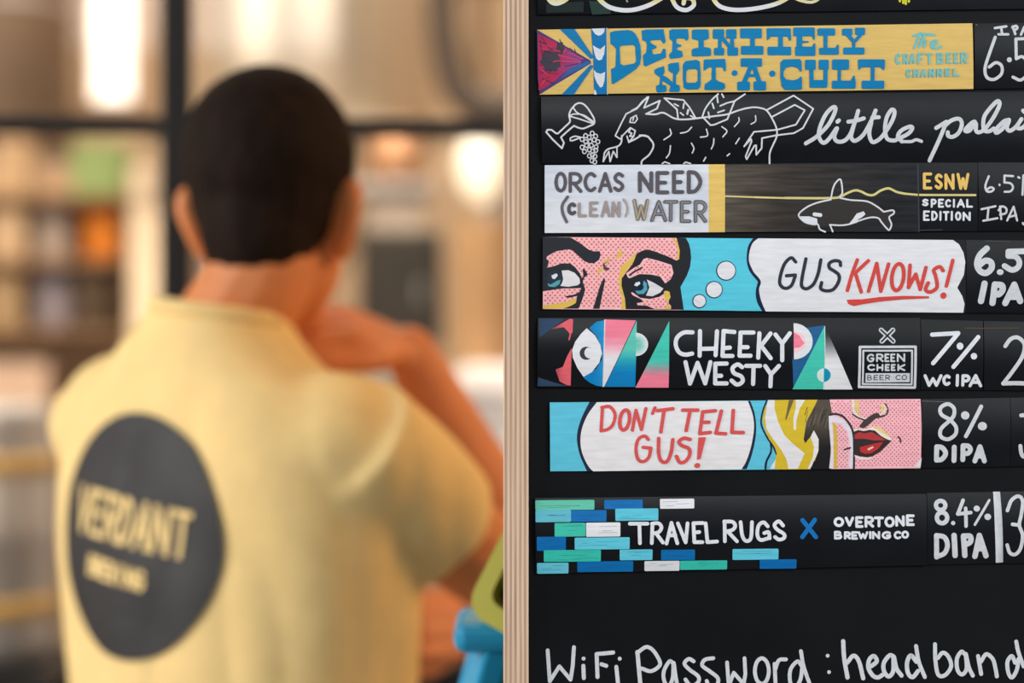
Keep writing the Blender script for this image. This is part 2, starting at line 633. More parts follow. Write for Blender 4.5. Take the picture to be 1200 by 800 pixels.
# ------------------------------------------------------------------ topmost strip, cut by the frame
s, r = strip('painted_strip', 'dark green-black strip above the yellow one, carrying loops of cream script', 'menu strip', GS,
             ((630, -62), (1260, -70), (1260, 9.5), (630, 17)))
p = Paint()
p.poly([(690, 1), (712, 3), (716, 16), (694, 17)], (38, 62, 58)); p.poly([(640, 4), (684, 2), (684, 14), (640, 15)], (34, 44, 44))
cream = lambda x, y: mix(WHT, (226, 214, 140), (3 - y) / 7 + .5)
for pts, w in (([(640, -8), (646, 1.5), (654, 3.2), (664, -2), (668, -10)], 6.5),
               ([(692, -14), (704, 1), (716, 9), (735, 12), (754, 8.5), (772, 0), (788, -12)], 5.2),
               ([(784, -12), (789, 2), (795, 9.5), (805, 11.5), (813, 6), (811, -1), (803, -2), (801, 4)], 5.0),
               ([(833, -8), (838, 2), (846, 8.5), (862, 11.5), (885, 10), (908, 5), (924, -3), (936, -14)], 5.0),
               ([(926, -6), (936, 0), (950, 2.6), (959, -1), (962, -8)], 3.4)):
    p.stroke(pts, w, cream)
p.stroke([(735, 2), (731, -8)], 2.0, (150, 152, 154))
for x0, l in ((1054, 2), (1058, 4), (1061, 5), (1064.5, 2.5)):
    p.stroke([(x0, -6), (x0 + .4, l - .5)], 2.8, (205, 205, 52))
p.build('lettering', M_paint, r, s, 3.5e-4)

# ------------------------------------------------------------------ yellow strip with slab lettering
s, r = strip('painted_strip', 'yellow strip with two lines of fat blue slab-serif lettering and a pink ray burst', 'menu strip', GS,
             ((629.2, 34.6), (1140, 27), (1141, 104), (632.4, 110.6)), bow=0.0012)
p = Paint()
p.poly([(629.2, 34.6), (1140, 27), (1141, 104), (632.4, 110.6)], YEL)
T = view(620, 0, 6.956)
pur, mag = (78, 62, 120), (176, 44, 84)
p.poly([T(*q) for q in [(65, 241), (100, 262), (500, 492), (508, 516), (215, 690), (88, 768), (70, 640)]], pur)
p.poly([T(*q) for q in [(72, 275), (200, 335), (300, 395), (430, 470), (420, 520), (330, 560), (230, 640), (130, 715), (78, 735)]],
       lambda x, y: mix(mag, (120, 78, 150), (x - 652) / 26))
p.poly([T(*q) for q in [(255, 640), (500, 520), (506, 505), (470, 500), (330, 560)]], (48, 98, 162))
for c, rx, ry in (((180, 500), 92, 100), ((255, 395), 36, 55)):
    pts = []
    for k in range(26):
        a = 2 * math.pi * k / 26; j = random.uniform(.78, 1.12)
        pts.append(T(c[0] + rx * j * math.cos(a), c[1] + ry * j * math.sin(a)))
    p.poly(pts, (66, 62, 76))
for a, b in (((100, 300), (170, 400)), ((230, 340), (260, 420)), ((330, 390), (420, 460)), ((290, 540), (400, 520)), ((100, 590), (240, 600)),
             ((90, 330), (110, 470)), ((250, 320), (260, 350)), ((370, 400), (380, 425)), ((110, 640), (200, 680))):
    p.stroke([T(*a), T(*b)], random.uniform(.6, 1.3), (70, 44, 70))
for k in range(34):
    t = random.random()
    y0 = random.uniform(330, 690) if k % 2 else random.choice((290, 310, 340, 660, 700, 725))
    x0 = random.uniform(72, 200)
    L = random.uniform(30, 110)
    if abs(y0 - 505) < 215 * (1 - (x0 + L - 70) / 430):
        p.stroke([T(x0, y0), T(x0 + L * .5, y0 + (505 - y0) * L * .001 + random.uniform(-8, 8)), T(x0 + L, y0 + (505 - y0) * L * .0024)], random.uniform(.5, 1.3), random.choice(((64, 50, 72), (112, 44, 88), (206, 58, 96), (60, 56, 66))))
for a, b in (((240, 450), (390, 490)), ((270, 500), (420, 505)), ((280, 430), (300, 400)), ((90, 560), (150, 610)), ((95, 700), (130, 650)), ((320, 430), (440, 480))):
    p.stroke([T(*a), T(*b)], 1.2, (220, 66, 104))
p.poly([T(*q) for q in [(250, 236), (372, 236), (530, 470), (502, 482)]], (20, 122, 178))
p.poly([T(*q) for q in [(265, 770), (365, 770), (528, 535), (500, 528)]], (20, 118, 176))
p.poly([T(*q) for q in [(505, 232), (632, 228), (637, 766), (530, 768), (524, 500)]], (16, 116, 178))
p.poly([T(*q) for q in [(510, 233), (617, 230), (612, 262), (590, 284), (565, 291), (538, 276)]], (216, 222, 230))
p.poly([T(*q) for q in [(520, 368), (545, 386), (580, 402), (620, 368), (612, 440), (592, 486), (566, 492), (545, 474), (530, 420)]], (216, 222, 230))
p.poly([T(*q) for q in [(527, 568), (548, 592), (585, 602), (620, 586), (614, 660), (600, 706), (580, 712), (552, 672), (532, 620)]], (216, 222, 230))
p.poly([T(*q) for q in [(530, 725), (545, 738), (552, 768), (530, 769)]], (216, 222, 230))
p.stroke([T(634, 228), T(639, 767)], .8, (216, 204, 160))
p.build('ray_burst', M_paint, r, s)

p = Paint()
T = view(700, 20, 7.5)
P_ = lambda pts: [Vector(T(*q)) for q in pts]
p.ring(P_([(112, 135), (150, 121), (210, 116), (270, 112), (305, 120), (333, 145), (360, 190), (378, 250), (386, 350), (376, 412), (345, 455), (240, 528), (140, 590),
           (126, 580), (120, 455), (148, 446), (160, 430), (165, 280), (145, 256), (115, 235)]),
       P_([(197, 265), (212, 252), (315, 245), (333, 262), (340, 390), (322, 408), (230, 425), (202, 410)]), BLU)
p.poly(P_([(390, 118), (430, 108), (582, 105), (601, 215), (588, 236), (573, 224), (556, 200), (470, 205), (466, 220), (482, 236), (520, 256), (520, 272),
           (482, 287), (485, 320), (502, 327), (560, 318), (578, 276), (600, 280), (604, 355), (422, 436), (406, 420), (402, 335), (430, 310), (437, 240), (425, 215), (395, 203)]), BLU)
p.poly(P_([(632, 117), (660, 105), (797, 105), (804, 170), (798, 200), (782, 209), (765, 190), (712, 187), (695, 196), (696, 230), (736, 243), (738, 258), (702, 270), (700, 286),
           (745, 300), (752, 345), (735, 356), (645, 368), (631, 350), (634, 325), (658, 300), (661, 215), (634, 190)]), BLU)
p.poly(P_([(832, 116), (845, 108), (968, 106), (980, 118), (982, 182), (972, 194), (936, 206), (936, 262), (988, 270), (1000, 285), (1000, 335), (985, 343), (840, 347),
           (829, 335), (830, 290), (845, 276), (890, 268), (890, 206), (838, 194), (830, 182)]), BLU)
p.poly(P_([(500, 466), (520, 452), (586, 430), (592, 480), (578, 515), (600, 520), (664, 572), (667, 492), (650, 490), (625, 470), (622, 416), (640, 406), (716, 397), (722, 470), (702, 500),
           (692, 512), (692, 590), (722, 600), (728, 640), (716, 656), (640, 658), (632, 640), (645, 605), (574, 560), (570, 592), (604, 600), (613, 640), (600, 655), (535, 663), (520, 650),
           (516, 605), (548, 590), (552, 530), (505, 496)]), BLU)
p.ring(P_([(752, 415), (775, 388), (870, 375), (900, 390), (909, 500), (908, 610), (886, 635), (790, 636), (760, 620), (752, 540)]),
       P_([(783, 478), (800, 459), (868, 458), (882, 475), (882, 558), (866, 575), (790, 577), (780, 562)]), BLU)
p.poly(P_([(935, 376), (960, 372), (1122, 367), (1130, 420), (1130, 470), (1118, 482), (1098, 442), (1042, 442), (1041, 545), (1065, 562), (1120, 584), (1126, 622), (1104, 640), (950, 641),
           (941, 628), (945, 590), (980, 566), (1004, 545), (1006, 445), (985, 440), (946, 470), (933, 470)]), BLU)
T = view(780, 20, 7.5)
b = lambda *a: p.blk(*T(a[0], a[1]), *T(a[2], a[3]), BLU, 1.5)
q = lambda *pts: p.poly([T(*k) for k in pts], BLU)
b(415, 105, 516, 192); b(425, 270, 515, 337); q((460, 185), (494, 185), (492, 278), (460, 278)); q((486, 178), (520, 178), (580, 262), (552, 275), (494, 205))
b(533, 105, 624, 190); q((568, 185), (601, 185), (604, 275), (568, 275)); b(543, 266, 638, 340)
b(655, 98, 847, 187); q((743, 180), (784, 180), (784, 260), (743, 260)); b(662, 254, 860, 331)
b(888, 97, 1102, 172); q((888, 150), (925, 165), (915, 190), (892, 206)); q((1070, 165), (1103, 150), (1105, 205), (1085, 208)); q((990, 165), (1031, 165), (1031, 268), (990, 268)); b(895, 260, 1104, 336)
p.ell(*T(607, 492), 3.4, 3.4, BLU); p.ell(*T(938, 497), 3.6, 3.6, BLU)
b(660, 362, 847, 437); q((730, 430), (772, 430), (712, 575), (668, 575)); q((752, 430), (796, 430), (848, 575), (806, 575)); q((715, 500), (812, 500), (822, 526), (705, 526)); b(631, 566, 742, 644); b(774, 564, 884, 644)
T = view(920, 20, 7.5)
b(73, 90, 262, 168); q((235, 160), (262, 150), (262, 202), (246, 196)); q((103, 160), (152, 160), (152, 266), (100, 266)); q((150, 208), (206, 212), (208, 224), (150, 228)); b(88, 260, 267, 341); q((236, 262), (252, 230), (266, 232), (266, 275))
b(286, 97, 441, 162); q((338, 155), (374, 155), (372, 278), (338, 278)); b(299, 270, 472, 331); q((436, 275), (462, 240), (472, 244), (472, 282))
b(502, 100, 593, 162); b(616, 92, 704, 157); q((528, 155), (574, 155), (612, 200), (588, 222)); q((650, 150), (692, 150), (626, 222), (606, 200)); q((588, 205), (620, 205), (616, 272), (590, 272)); b(511, 267, 697, 329)
b(176, 375, 270, 464); b(296, 375, 384, 462); q((213, 455), (250, 455), (252, 590), (216, 590)); q((338, 455), (374, 455), (374, 590), (336, 590)); b(215, 552, 372, 621)
b(413, 372, 562, 463); q((463, 455), (492, 455), (492, 570), (463, 570)); b(413, 558, 622, 629); q((575, 562), (600, 515), (612, 515), (622, 572))
b(641, 372, 877, 441); q((642, 430), (686, 432), (655, 463), (645, 463)); q((830, 432), (877, 430), (872, 466), (862, 466)); q((753, 435), (787, 435), (787, 566), (753, 566)); b(675, 558, 873, 630)
p.poly([(914.7, 73), (918, 69.6), (937, 69.2), (939.2, 72), (939.7, 83.5), (937.6, 84), (935, 80), (929, 77.8), (921, 79.5), (918.2, 84), (918.3, 89), (921, 93), (930, 94), (936, 92), (938, 89.5), (939.8, 90.5),
        (940.1, 104.5), (934, 105.4), (920, 105.2), (916.2, 101), (914.4, 90)], BLU)
tag(p.build('slab_lettering', M_paint, r, s, 3.5e-4), 'fat blue slab-serif letters')
p = Paint()
LB = (112, 190, 196)
T = view(1040, 20, 7.5)
for q_ in ([(228, 165), (300, 150), (410, 158)], [(290, 140), (262, 205), (235, 270)], [(330, 150), (300, 210), (280, 262)], [(285, 235), (310, 205), (330, 210), (322, 262)],
           [(385, 250), (430, 228), (418, 205), (390, 225), (388, 262), (430, 274), (470, 258)]):
    p.stroke([T(*k) for k in q_], 3.0, LB)
p.text(T, [('C', 65, 115, 318, 420), ('R', 135, 182, 318, 415), ('A', 190, 245, 318, 412), ('F', 262, 318, 316, 418), ('T', 335, 395, 318, 420), ('B', 430, 492, 312, 415), ('E', 515, 562, 312, 410),
           ('E', 580, 625, 312, 410), ('R', 642, 702, 308, 412)], 2.4, LB)
p.text(T, [('C', 160, 208, 458, 532), ('H', 226, 276, 455, 532), ('A', 292, 345, 455, 530), ('N', 362, 414, 455, 530), ('N', 432, 484, 452, 527), ('E', 506, 552, 452, 524), ('L', 574, 630, 450, 522)], 2.4, LB)
tag(p.build('small_lettering', M_paint, r, s, 3.5e-4), 'pale blue small hand lettering')

s, r = strip('price_card', 'black card right of the yellow strip, large thin 6.5 under its top line', 'price card', GC,
             ((1141.8, 27.3), (1262, 25.7), (1262, 102.4), (1142.4, 104)))
p = Paint()
for k in ([(945, 96), (1045, 81)], [(1000, 90), (1006, 150)], [(975, 152), (1060, 152)], [(1102, 82), (1122, 150)], [(1098, 92), (1130, 76), (1142, 96), (1112, 120)], [(1172, 155), (1212, 80), (1240, 150)], [(1190, 122), (1228, 120)]):
    p.stroke([T(*j) for j in k], 2.9, CHK)
p.stroke([T(*j) for j in [(945, 178), (890, 330), (855, 450), (872, 528), (935, 548), (1000, 500), (1000, 430), (950, 402), (892, 440)]], 3.7, CHK)
p.stroke([T(1068, 377)], 6, CHK)
p.stroke([T(*j) for j in [(1215, 190), (1126, 194), (1128, 368)]], 3.6, CHK, False)
p.stroke([T(*j) for j in [(1128, 368), (1180, 350), (1225, 400), (1225, 500), (1170, 553), (1102, 528)]], 3.6, CHK)
p.stroke([T(1400, 240), T(1290, 500)], 3.4, CHK); p.stroke([T(1300, 300)], 6, CHK); p.stroke([T(1395, 440)], 6, CHK)
p.stroke([(1144.5, 29)], 1.6, (120, 124, 128))
p.build('lettering', M_chalk, r, s, 3.5e-4)

# ------------------------------------------------------------------ winged beast strip
s, r = strip('painted_strip', 'black strip with a white line drawing of a winged beast, wine glass and grapes', 'menu strip', GS,
             ((634, 113), (1262, 106.5), (1262, 190), (635, 191.5)), bow=0.0026)
p = Paint()
T = view(620, 105, 8.571)
D = (212, 216, 224)
p.lines(T, [[(465, 150), (500, 135), (545, 145), (590, 190), (635, 260), (655, 305), (650, 345), (600, 370), (545, 392), (500, 386), (450, 365)],
            [(465, 150), (420, 205), (402, 260), (410, 322), (360, 375), (290, 442)], [(450, 365), (390, 415), (320, 480)]], 2.0, D)
p.lines(T, [[(290, 442), (270, 440), (225, 405), (185, 405), (172, 428), (240, 505), (330, 590), (350, 535), (320, 480)]], 2.0, D, False)
p.lines(T, [[(445, 185), (480, 230), (560, 275), (650, 340)], [(408, 262), (460, 246), (540, 255), (600, 290), (655, 330)], [(405, 268), (500, 295), (590, 325), (645, 345)]], 1.6, D)
p.lines(T, [[(515, 480), (460, 470), (415, 490), (425, 515), (505, 488)]], 1.7, D)
for gx, gy in ((535, 500), (565, 465), (600, 480), (632, 440), (665, 470), (690, 525), (650, 505), (610, 522), (572, 525), (535, 580), (577, 560), (622, 560), (670, 577), (555, 622), (602, 605), (642, 618), (672, 610), (605, 665), (640, 655), (665, 670), (630, 712), (660, 725)):
    gx += random.uniform(-4, 4)
    p.stroke([T(gx + 19 * math.cos(k * .9), gy + 21 * math.sin(k * .9)) for k in range(7)], 1.25, D, True, True)
p.lines(T, [[(1187, 75), (1080, 195), (975, 245), (925, 340), (865, 465), (915, 500), (938, 465), (972, 430), (1015, 385), (1065, 415), (1050, 470), (1000, 530)],
            [(982, 470), (1000, 530)], [(1018, 392), (1000, 430), (1030, 440), (1010, 470), (1040, 470)]], 1.7, D, False)
p.lines(T, [[(930, 465), (925, 530), (890, 570), (790, 600), (755, 640)]], 1.9, D)
p.lines(T, [[(755, 640), (745, 722)], [(745, 722), (800, 622), (815, 722), (845, 620), (882, 680), (882, 575)]], 1.7, D, False)
p.lines(T, [[(1010, 332), (1020, 290), (1075, 260), (1086, 300), (1060, 335), (1010, 332)], [(1050, 282), (1040, 312)]], 1.5, D, False)
p.lines(T, [[(1000, 530), (1065, 498), (1130, 465), (1195, 475)]], 2.0, D)
T = view(740, 105, 8.571)
p.lines(T, [[(80, 462), (140, 465), (178, 490), (220, 560), (180, 650), (110, 710), (100, 745)]], 2.1, D)
p.lines(T, [[(0, 215), (60, 180), (110, 120), (170, 75)]], 2.0, D)
p.lines(T, [[(170, 75), (125, 185), (285, 112), (255, 192), (145, 247)]], 2.0, D, False)
p.lines(T, [[(145, 247), (240, 250), (320, 235), (430, 292), (540, 302), (700, 285), (860, 265), (960, 250), (1060, 215), (1140, 192), (1200, 182)]], 2.1, D)
p.lines(T, [[(465, 295), (455, 200), (330, 87), (520, 105), (580, 180), (640, 285)]], 1.9, D, False)
p.lines(T, [[(430, 145), (470, 166)], [(525, 140), (518, 190)], [(490, 235), (520, 260)], [(572, 205), (560, 250)], [(566, 205), (556, 245)], [(590, 265), (622, 282)]], 1.8, D)
p.lines(T, [[(710, 272), (742, 190), (810, 100), (870, 45)]], 1.9, D)
p.lines(T, [[(710, 275), (790, 360), (830, 355), (960, 300), (1035, 115), (1140, 45)], [(890, 165), (960, 135), (1040, 115)]], 1.9, D, False)
p.lines(T, [[(860, 70), (866, 130)], [(908, 45), (925, 78)], [(810, 140), (825, 190)], [(770, 230), (780, 290)], [(865, 232), (930, 210)]], 1.9, D)
p.lines(T, [[(385, 400), (393, 455), (325, 505)], [(490, 440), (555, 425), (602, 380)], [(750, 400), (760, 465), (690, 480)], [(905, 375), (955, 420), (915, 477)], [(1075, 285), (1075, 322), (1030, 375)],
            [(390, 565), (380, 640), (350, 685)], [(600, 540), (625, 590), (610, 637)], [(825, 495), (820, 550), (800, 597)], [(1080, 490), (1045, 545)], [(745, 680), (725, 717)], [(985, 645), (960, 665)]], 1.6, D)
p.lines(T, [[(310, 742), (335, 725), (385, 743)], [(525, 742), (545, 728), (595, 743)]], 1.6, D, False)
T = view(840, 105, 8.571)
p.lines(T, [[(340, 182), (365, 180), (430, 186), (500, 215), (560, 310), (597, 400), (595, 480), (560, 560), (530, 640), (530, 740)]], 2.0, D)
p.lines(T, [[(500, 207), (770, 60), (965, 195), (860, 390), (770, 440), (590, 462), (450, 490), (448, 590), (395, 655), (392, 560), (375, 565), (300, 700), (288, 672), (345, 525), (342, 500)],
            [(550, 277), (780, 155), (880, 210), (790, 355), (600, 407), (370, 427), (272, 572)], [(272, 572), (340, 500)]], 1.9, D, False)
p.lines(T, [[(385, 265), (385, 320), (340, 350)]], 1.5, D)
p.build('line_drawing', M_chalk, r, s)
p = Paint()
T = view(940, 110, 8.571)
for k in ([(35, 498), (140, 432), (260, 312), (330, 172), (315, 132), (240, 200), (178, 330), (165, 430), (210, 493), (270, 450), (345, 345), (320, 430), (350, 478), (420, 472), (480, 405), (530, 270), (560, 172)],
          [(530, 270), (500, 370), (490, 440), (530, 472), (610, 412), (690, 272), (735, 168)], [(460, 282), (540, 270), (615, 248)],
          [(690, 290), (670, 400), (700, 483), (760, 465), (820, 402), (900, 272), (925, 182), (895, 162), (845, 240), (828, 360), (850, 450), (915, 470), (955, 455), (1060, 402), (1102, 345), (1070, 332), (990, 372), (957, 430), (1000, 480)],
          [(700, 240), (765, 236)], [(350, 282), (366, 268)]):
    p.stroke([T(*j) for j in k], 4.7, CHK)
p.stroke([T(*j) for j in [(1000, 480), (1090, 480), (1140, 462), (1195, 478)]], 3.6, CHK)
T = view(1060, 110, 8.571)
for k in ([(312, 345), (415, 282)], [(415, 285), (370, 400), (300, 560), (252, 668)], [(390, 332), (460, 272), (540, 252), (570, 302), (540, 390), (480, 433), (432, 422), (430, 388)],
          [(705, 300), (695, 280), (650, 310), (602, 368), (645, 372), (708, 300), (712, 370), (742, 388), (800, 355), (880, 250), (948, 120), (935, 72), (860, 140), (792, 240), (790, 360), (840, 378), (890, 350)],
          [(1042, 262), (990, 280), (910, 362), (920, 393), (980, 350), (1042, 268), (1022, 340), (1050, 373), (1110, 335), (1170, 252), (1122, 330), (1150, 350), (1200, 325), (1265, 242), (1295, 330), (1235, 352)], [(1186, 170), (1200, 185)]):
    p.stroke([T(*j) for j in k], 4.7, CHK)
tag(p.build('script_lettering', M_chalk, r, s, 3.5e-4), 'white joined-up script')

# ------------------------------------------------------------------ whale strip
s, r = strip('painted_strip', 'strip with grey capitals on white, a yellow bar and a whale outlined on weathered wood', 'menu strip', GS,
             ((638.3, 193.4), (1146, 189.5), (1146, 270.5), (638.3, 272.8)), bow=0.0012)
ww = Strip((849.4, 192.8), (1077, 191), (1077, 271), (849.4, 271.6), 0.0012)
p = Paint()
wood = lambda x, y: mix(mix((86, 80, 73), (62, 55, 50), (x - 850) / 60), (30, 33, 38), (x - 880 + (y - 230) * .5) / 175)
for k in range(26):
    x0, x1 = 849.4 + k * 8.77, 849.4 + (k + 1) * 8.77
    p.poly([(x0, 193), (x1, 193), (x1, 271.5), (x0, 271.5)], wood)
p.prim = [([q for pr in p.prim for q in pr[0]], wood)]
mw = paint_material('weathered_wood', 0.6, False)
nt = mw.node_tree
for n in nt.nodes:
    if n.type == 'MAPPING': n.inputs['Scale'].default_value = (28, 28, 330)
    if n.type == 'MAP_RANGE': n.inputs['To Min'].default_value, n.inputs['To Max'].default_value = 0.45, 1.5
    if n.type == 'TEX_NOISE': n.inputs['Detail'].default_value = 7
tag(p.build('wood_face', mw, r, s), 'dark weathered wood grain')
p = Paint()
p.poly([(638.3, 193.4), (831, 192.4), (831, 272), (638.3, 272.8)], lambda x, y: mix((210, 218, 232), (228, 232, 240), .5 + .5 * math.sin(x * .09 + y * .05)))
p.poly([(830.6, 192.4), (849.6, 192.3), (849.6, 271.8), (830.6, 272)], (230, 196, 108))
T = view(920, 188, 8.571)
LIM = (214, 204, 136)
p.stroke([(849, 229.8), (885, 231)], 1.8, LIM)
p.stroke([(885, 231), (920, 232)], 2.2, LIM)
p.stroke([T(*k) for k in [(0, 376), (230, 378), (400, 378), (540, 370), (620, 330), (700, 300), (760, 310), (830, 343), (890, 345), (960, 302), (1040, 280), (1120, 315), (1200, 333)]], 2.7, LIM)
T = view(1060, 188, 8.571)
p.stroke([T(*k) for k in [(0, 333), (130, 344), (300, 346), (712, 347)]], 2.5, LIM)
p.stroke([T(135, 45), T(140, 400), T(148, 710)], 1.6, (58, 62, 72)); p.stroke([T(148, 700), T(380, 694)], 1.2, (52, 60, 68))
T = view(920, 188, 8.571)
p.poly([T(*k) for k in [(150, 520), (230, 462), (330, 424), (460, 392), (560, 380), (660, 398), (820, 412), (920, 462), (990, 518), (1080, 502), (1092, 530), (1045, 570), (1068, 640), (1050, 692), (970, 620), (940, 580), (880, 568), (800, 582), (640, 640), (450, 640), (330, 640), (200, 615), (142, 562)]], (52, 50, 49))
for k in ([(460, 388), (480, 285), (510, 222), (558, 192), (575, 320), (550, 360)], [(460, 392), (330, 422), (230, 462), (150, 522), (142, 562), (200, 618), (290, 642), (330, 640), (350, 688), (405, 715)],
          [(552, 376), (660, 397), (820, 410), (920, 460), (992, 515)], [(992, 515), (1080, 500), (1094, 530), (1046, 570), (1070, 640), (1052, 693), (1030, 688), (970, 620), (940, 580), (880, 570), (820, 580), (720, 612)],
          [(450, 645), (560, 650), (640, 640), (720, 615)], [(452, 645), (480, 712)]):
    p.stroke([T(*j) for j in k], 1.9, (216, 220, 228))
p.poly([T(*k) for k in [(150, 560), (240, 560), (322, 582), (328, 640), (230, 632), (170, 600)]], WHT)
p.stroke([T(295, 540), T(355, 548)], 4.4, WHT)
p.poly([T(*k) for k in [(640, 638), (680, 590), (720, 532), (790, 510), (808, 540), (770, 572), (735, 590), (720, 625)]], WHT)
tag(p.build('artwork', M_paint, r, s), 'white field, yellow bar and outlined whale')
p = Paint()
T = view(635, 188, 9.19)
G1, G2 = (90, 86, 94), (116, 110, 116)
p.text(T, [('O', 135, 272, 120, 345), ('R', 288, 437, 122, 350), ('C', 450, 588, 122, 342), ('A', 605, 762, 122, 348), ('S', 765, 892, 124, 340)], 4.0, G1)
p.text(T, [('C', 272, 372, 450, 592)], 4.2, (88, 82, 92))
p.text(T, [('L', 388, 488, 450, 612), ('E', 510, 612, 440, 610), ('A', 635, 745, 432, 612), ('N', 752, 850, 440, 614)], 3.6, (160, 150, 150))
p.stroke([T(*k) for k in [(278, 392), (222, 480), (228, 570), (268, 660)]], 3.4, (104, 98, 108))
p.stroke([T(*k) for k in [(882, 418), (918, 480), (922, 550), (905, 600)]], 2.4, (172, 162, 160))
T = view(735, 188, 9.19)
p.text(T, [('N', 116, 282, 114, 348), ('E', 306, 454, 112, 364), ('E', 483, 616, 104, 360), ('D', 643, 810, 102, 360)], 4.6, G1)
p.text(T, [('W', 58, 238, 412, 650)], 4.4, (126, 116, 104)); p.text(T, [('W', 64, 232, 420, 640)], 1.8, (176, 164, 146))
p.text(T, [('A', 248, 432, 425, 662), ('T', 388, 552, 425, 662), ('E', 568, 692, 430, 672), ('R', 718, 862, 425, 672)], 4.2, (96, 95, 102))
p.text(T, [('A', 262, 418, 440, 648), ('T', 402, 538, 440, 650), ('E', 582, 678, 444, 658), ('R', 732, 850, 440, 660)], 1.5, (142, 142, 146))
tag(p.build('grey_lettering', M_paint, r, s, 3.5e-4), 'grey brushed capitals on the white field')
p = Paint()
T = view(1060, 188, 8.571)
p.text(T, [('E', 184, 278, 120, 292), ('S', 300, 386, 130, 292), ('N', 400, 502, 130, 295), ('W', 522, 652, 124, 295)], 3.5, (232, 194, 106))
p.text(T, [('S', 174, 242, 384, 460), ('P', 262, 322, 384, 475), ('E', 335, 396, 384, 474), ('C', 405, 466, 388, 472), ('I', 482, 508, 385, 474), ('A', 522, 606, 384, 475), ('L', 618, 686, 386, 474)], 2.4, WHT)
p.text(T, [('E', 186, 254, 502, 606), ('D', 268, 334, 505, 606), ('I', 346, 374, 505, 606), ('T', 384, 450, 508, 606), ('I', 460, 488, 505, 606), ('O', 506, 570, 512, 604), ('N', 582, 664, 515, 608)], 2.5, WHT)
p.build('small_lettering', M_chalk, r, s, 3.5e-4)
s, r = strip('price_card', 'black card right of the whale strip, small 6.5 above its lower line', 'price card', GC,
             ((1146.5, 189.5), (1262, 188.5), (1262, 270), (1146.5, 270.5)))
p = Paint()
for k in ([(845, 158), (810, 250), (822, 308), (868, 312), (893, 285), (862, 270), (828, 290)], [(1088, 157), (1002, 152)], [(1002, 152), (1000, 222)], [(1000, 222), (1060, 230), (1086, 270), (1060, 310), (1002, 315)], [(950, 243), (951, 248)],
          [(1140, 168), (1152, 174)], [(1192, 150), (1180, 345)], [(770, 490), (910, 460)], [(840, 477), (830, 595)], [(790, 605), (932, 580)], [(955, 462), (970, 588)], [(942, 500), (975, 462), (1018, 482), (1014, 528), (958, 545)],
          [(1030, 602), (1092, 465)], [(1092, 465), (1130, 602)], [(1058, 565), (1118, 548)], [(1188, 628), (1194, 640)], [(1260, 180), (1240, 330)], [(1290, 290)]):
    p.stroke([T(*j) for j in k], 2.5, CHK)
p.build('lettering', M_chalk, r, s, 3.5e-4)

# ------------------------------------------------------------------ two comic eyes and a speech bubble
s, r = strip('painted_strip', 'strip with two comic-style eyes on dotted pink, blue bubbles and a white speech bubble', 'menu strip', GS,
             ((636.2, 277.4), (1132, 281), (1132, 366.4), (636.2, 362)), bow=0.0012)
p = Paint()
face = [(636.2, 277.8), (797, 278.6), (797, 362.6), (636.2, 361.8)]
p.poly([(636.2, 277.5), (806, 278.6), (806, 363.4), (636.2, 361.9)], PNK)
dots(p, face, 5.7, 1.35, (226, 118, 112))
p.poly([(797, 278.5), (906, 279.4), (906, 364.4), (797, 363.3)], CYAN)
T = view(630, 272, 8.333)
YB = (226, 190, 88)
for k in ([(50, 720), (150, 700), (270, 685), (380, 640), (375, 690), (320, 720), (250, 746), (50, 746)],
          [(960, 200), (900, 260), (812, 340), (790, 450), (798, 560), (826, 640), (815, 750), (865, 750), (858, 640), (826, 520), (822, 440), (862, 390), (912, 320), (978, 215)],
          [(758, 252), (790, 200), (820, 165), (832, 190), (800, 260)], [(640, 290), (690, 250), (718, 262), (660, 310)], [(570, 410), (598, 360), (636, 340), (632, 385)]):
    p.poly([T(*j) for j in k], YB)
dk = (40, 44, 52)
p.poly([T(*j) for j in [(50, 46), (320, 50), (400, 95), (500, 170), (545, 186), (608, 185), (616, 220), (600, 270), (550, 304), (500, 300), (458, 284), (400, 232), (340, 177), (300, 166), (180, 186), (92, 235), (86, 260), (112, 288), (92, 345),
                        (150, 335), (230, 305), (320, 304), (370, 345), (412, 400), (432, 450), (446, 432), (440, 360), (456, 355), (492, 415), (456, 442), (442, 482), (466, 560), (440, 650), (400, 746), (250, 746), (322, 720), (374, 690), (386, 622), (300, 642),
                        (263, 626), (360, 608), (412, 580), (424, 545), (360, 548), (250, 548), (150, 562), (50, 577)]], dk)
p.poly([T(*j) for j in [(235, 375), (300, 370), (360, 395), (408, 448), (415, 498), (390, 518), (300, 532), (222, 524), (250, 460)]], (226, 226, 230))
p.ell(*T(170, 458), 9.2, 10.2, (38, 54, 70))
p.poly([T(*j) for j in [(95, 500), (130, 510), (190, 474), (226, 464), (212, 508), (165, 535), (110, 530)]], (84, 160, 172))
p.poly([T(*j) for j in [(134, 422), (152, 416), (166, 406), (190, 404), (196, 425), (168, 458), (144, 452)]], (224, 228, 232))
p.poly([T(*j) for j in [(720, 262), (655, 312), (665, 338), (706, 353), (690, 373), (650, 370), (642, 338), (632, 318), (650, 306)]], (84, 66, 74))
p.poly([T(*j) for j in [(650, 440), (660, 470), (605, 747), (540, 748), (568, 660), (610, 520)]], dk)
T = view(710, 272, 8.333)
p.poly([T(*j) for j in [(665, 55), (702, 105), (722, 180), (716, 262), (690, 277), (702, 200), (690, 120), (640, 55)]], YB)
p.poly([T(*j) for j in [(690, 54), (783, 56), (812, 110), (826, 170), (833, 250), (822, 340), (790, 425), (728, 535), (745, 650), (762, 757), (195, 751), (187, 650), (152, 520), (155, 450), (200, 390), (262, 310), (300, 212), (350, 182), (405, 168), (470, 184), (600, 234), (690, 277), (716, 262), (722, 180), (705, 105)]], (34, 36, 43))
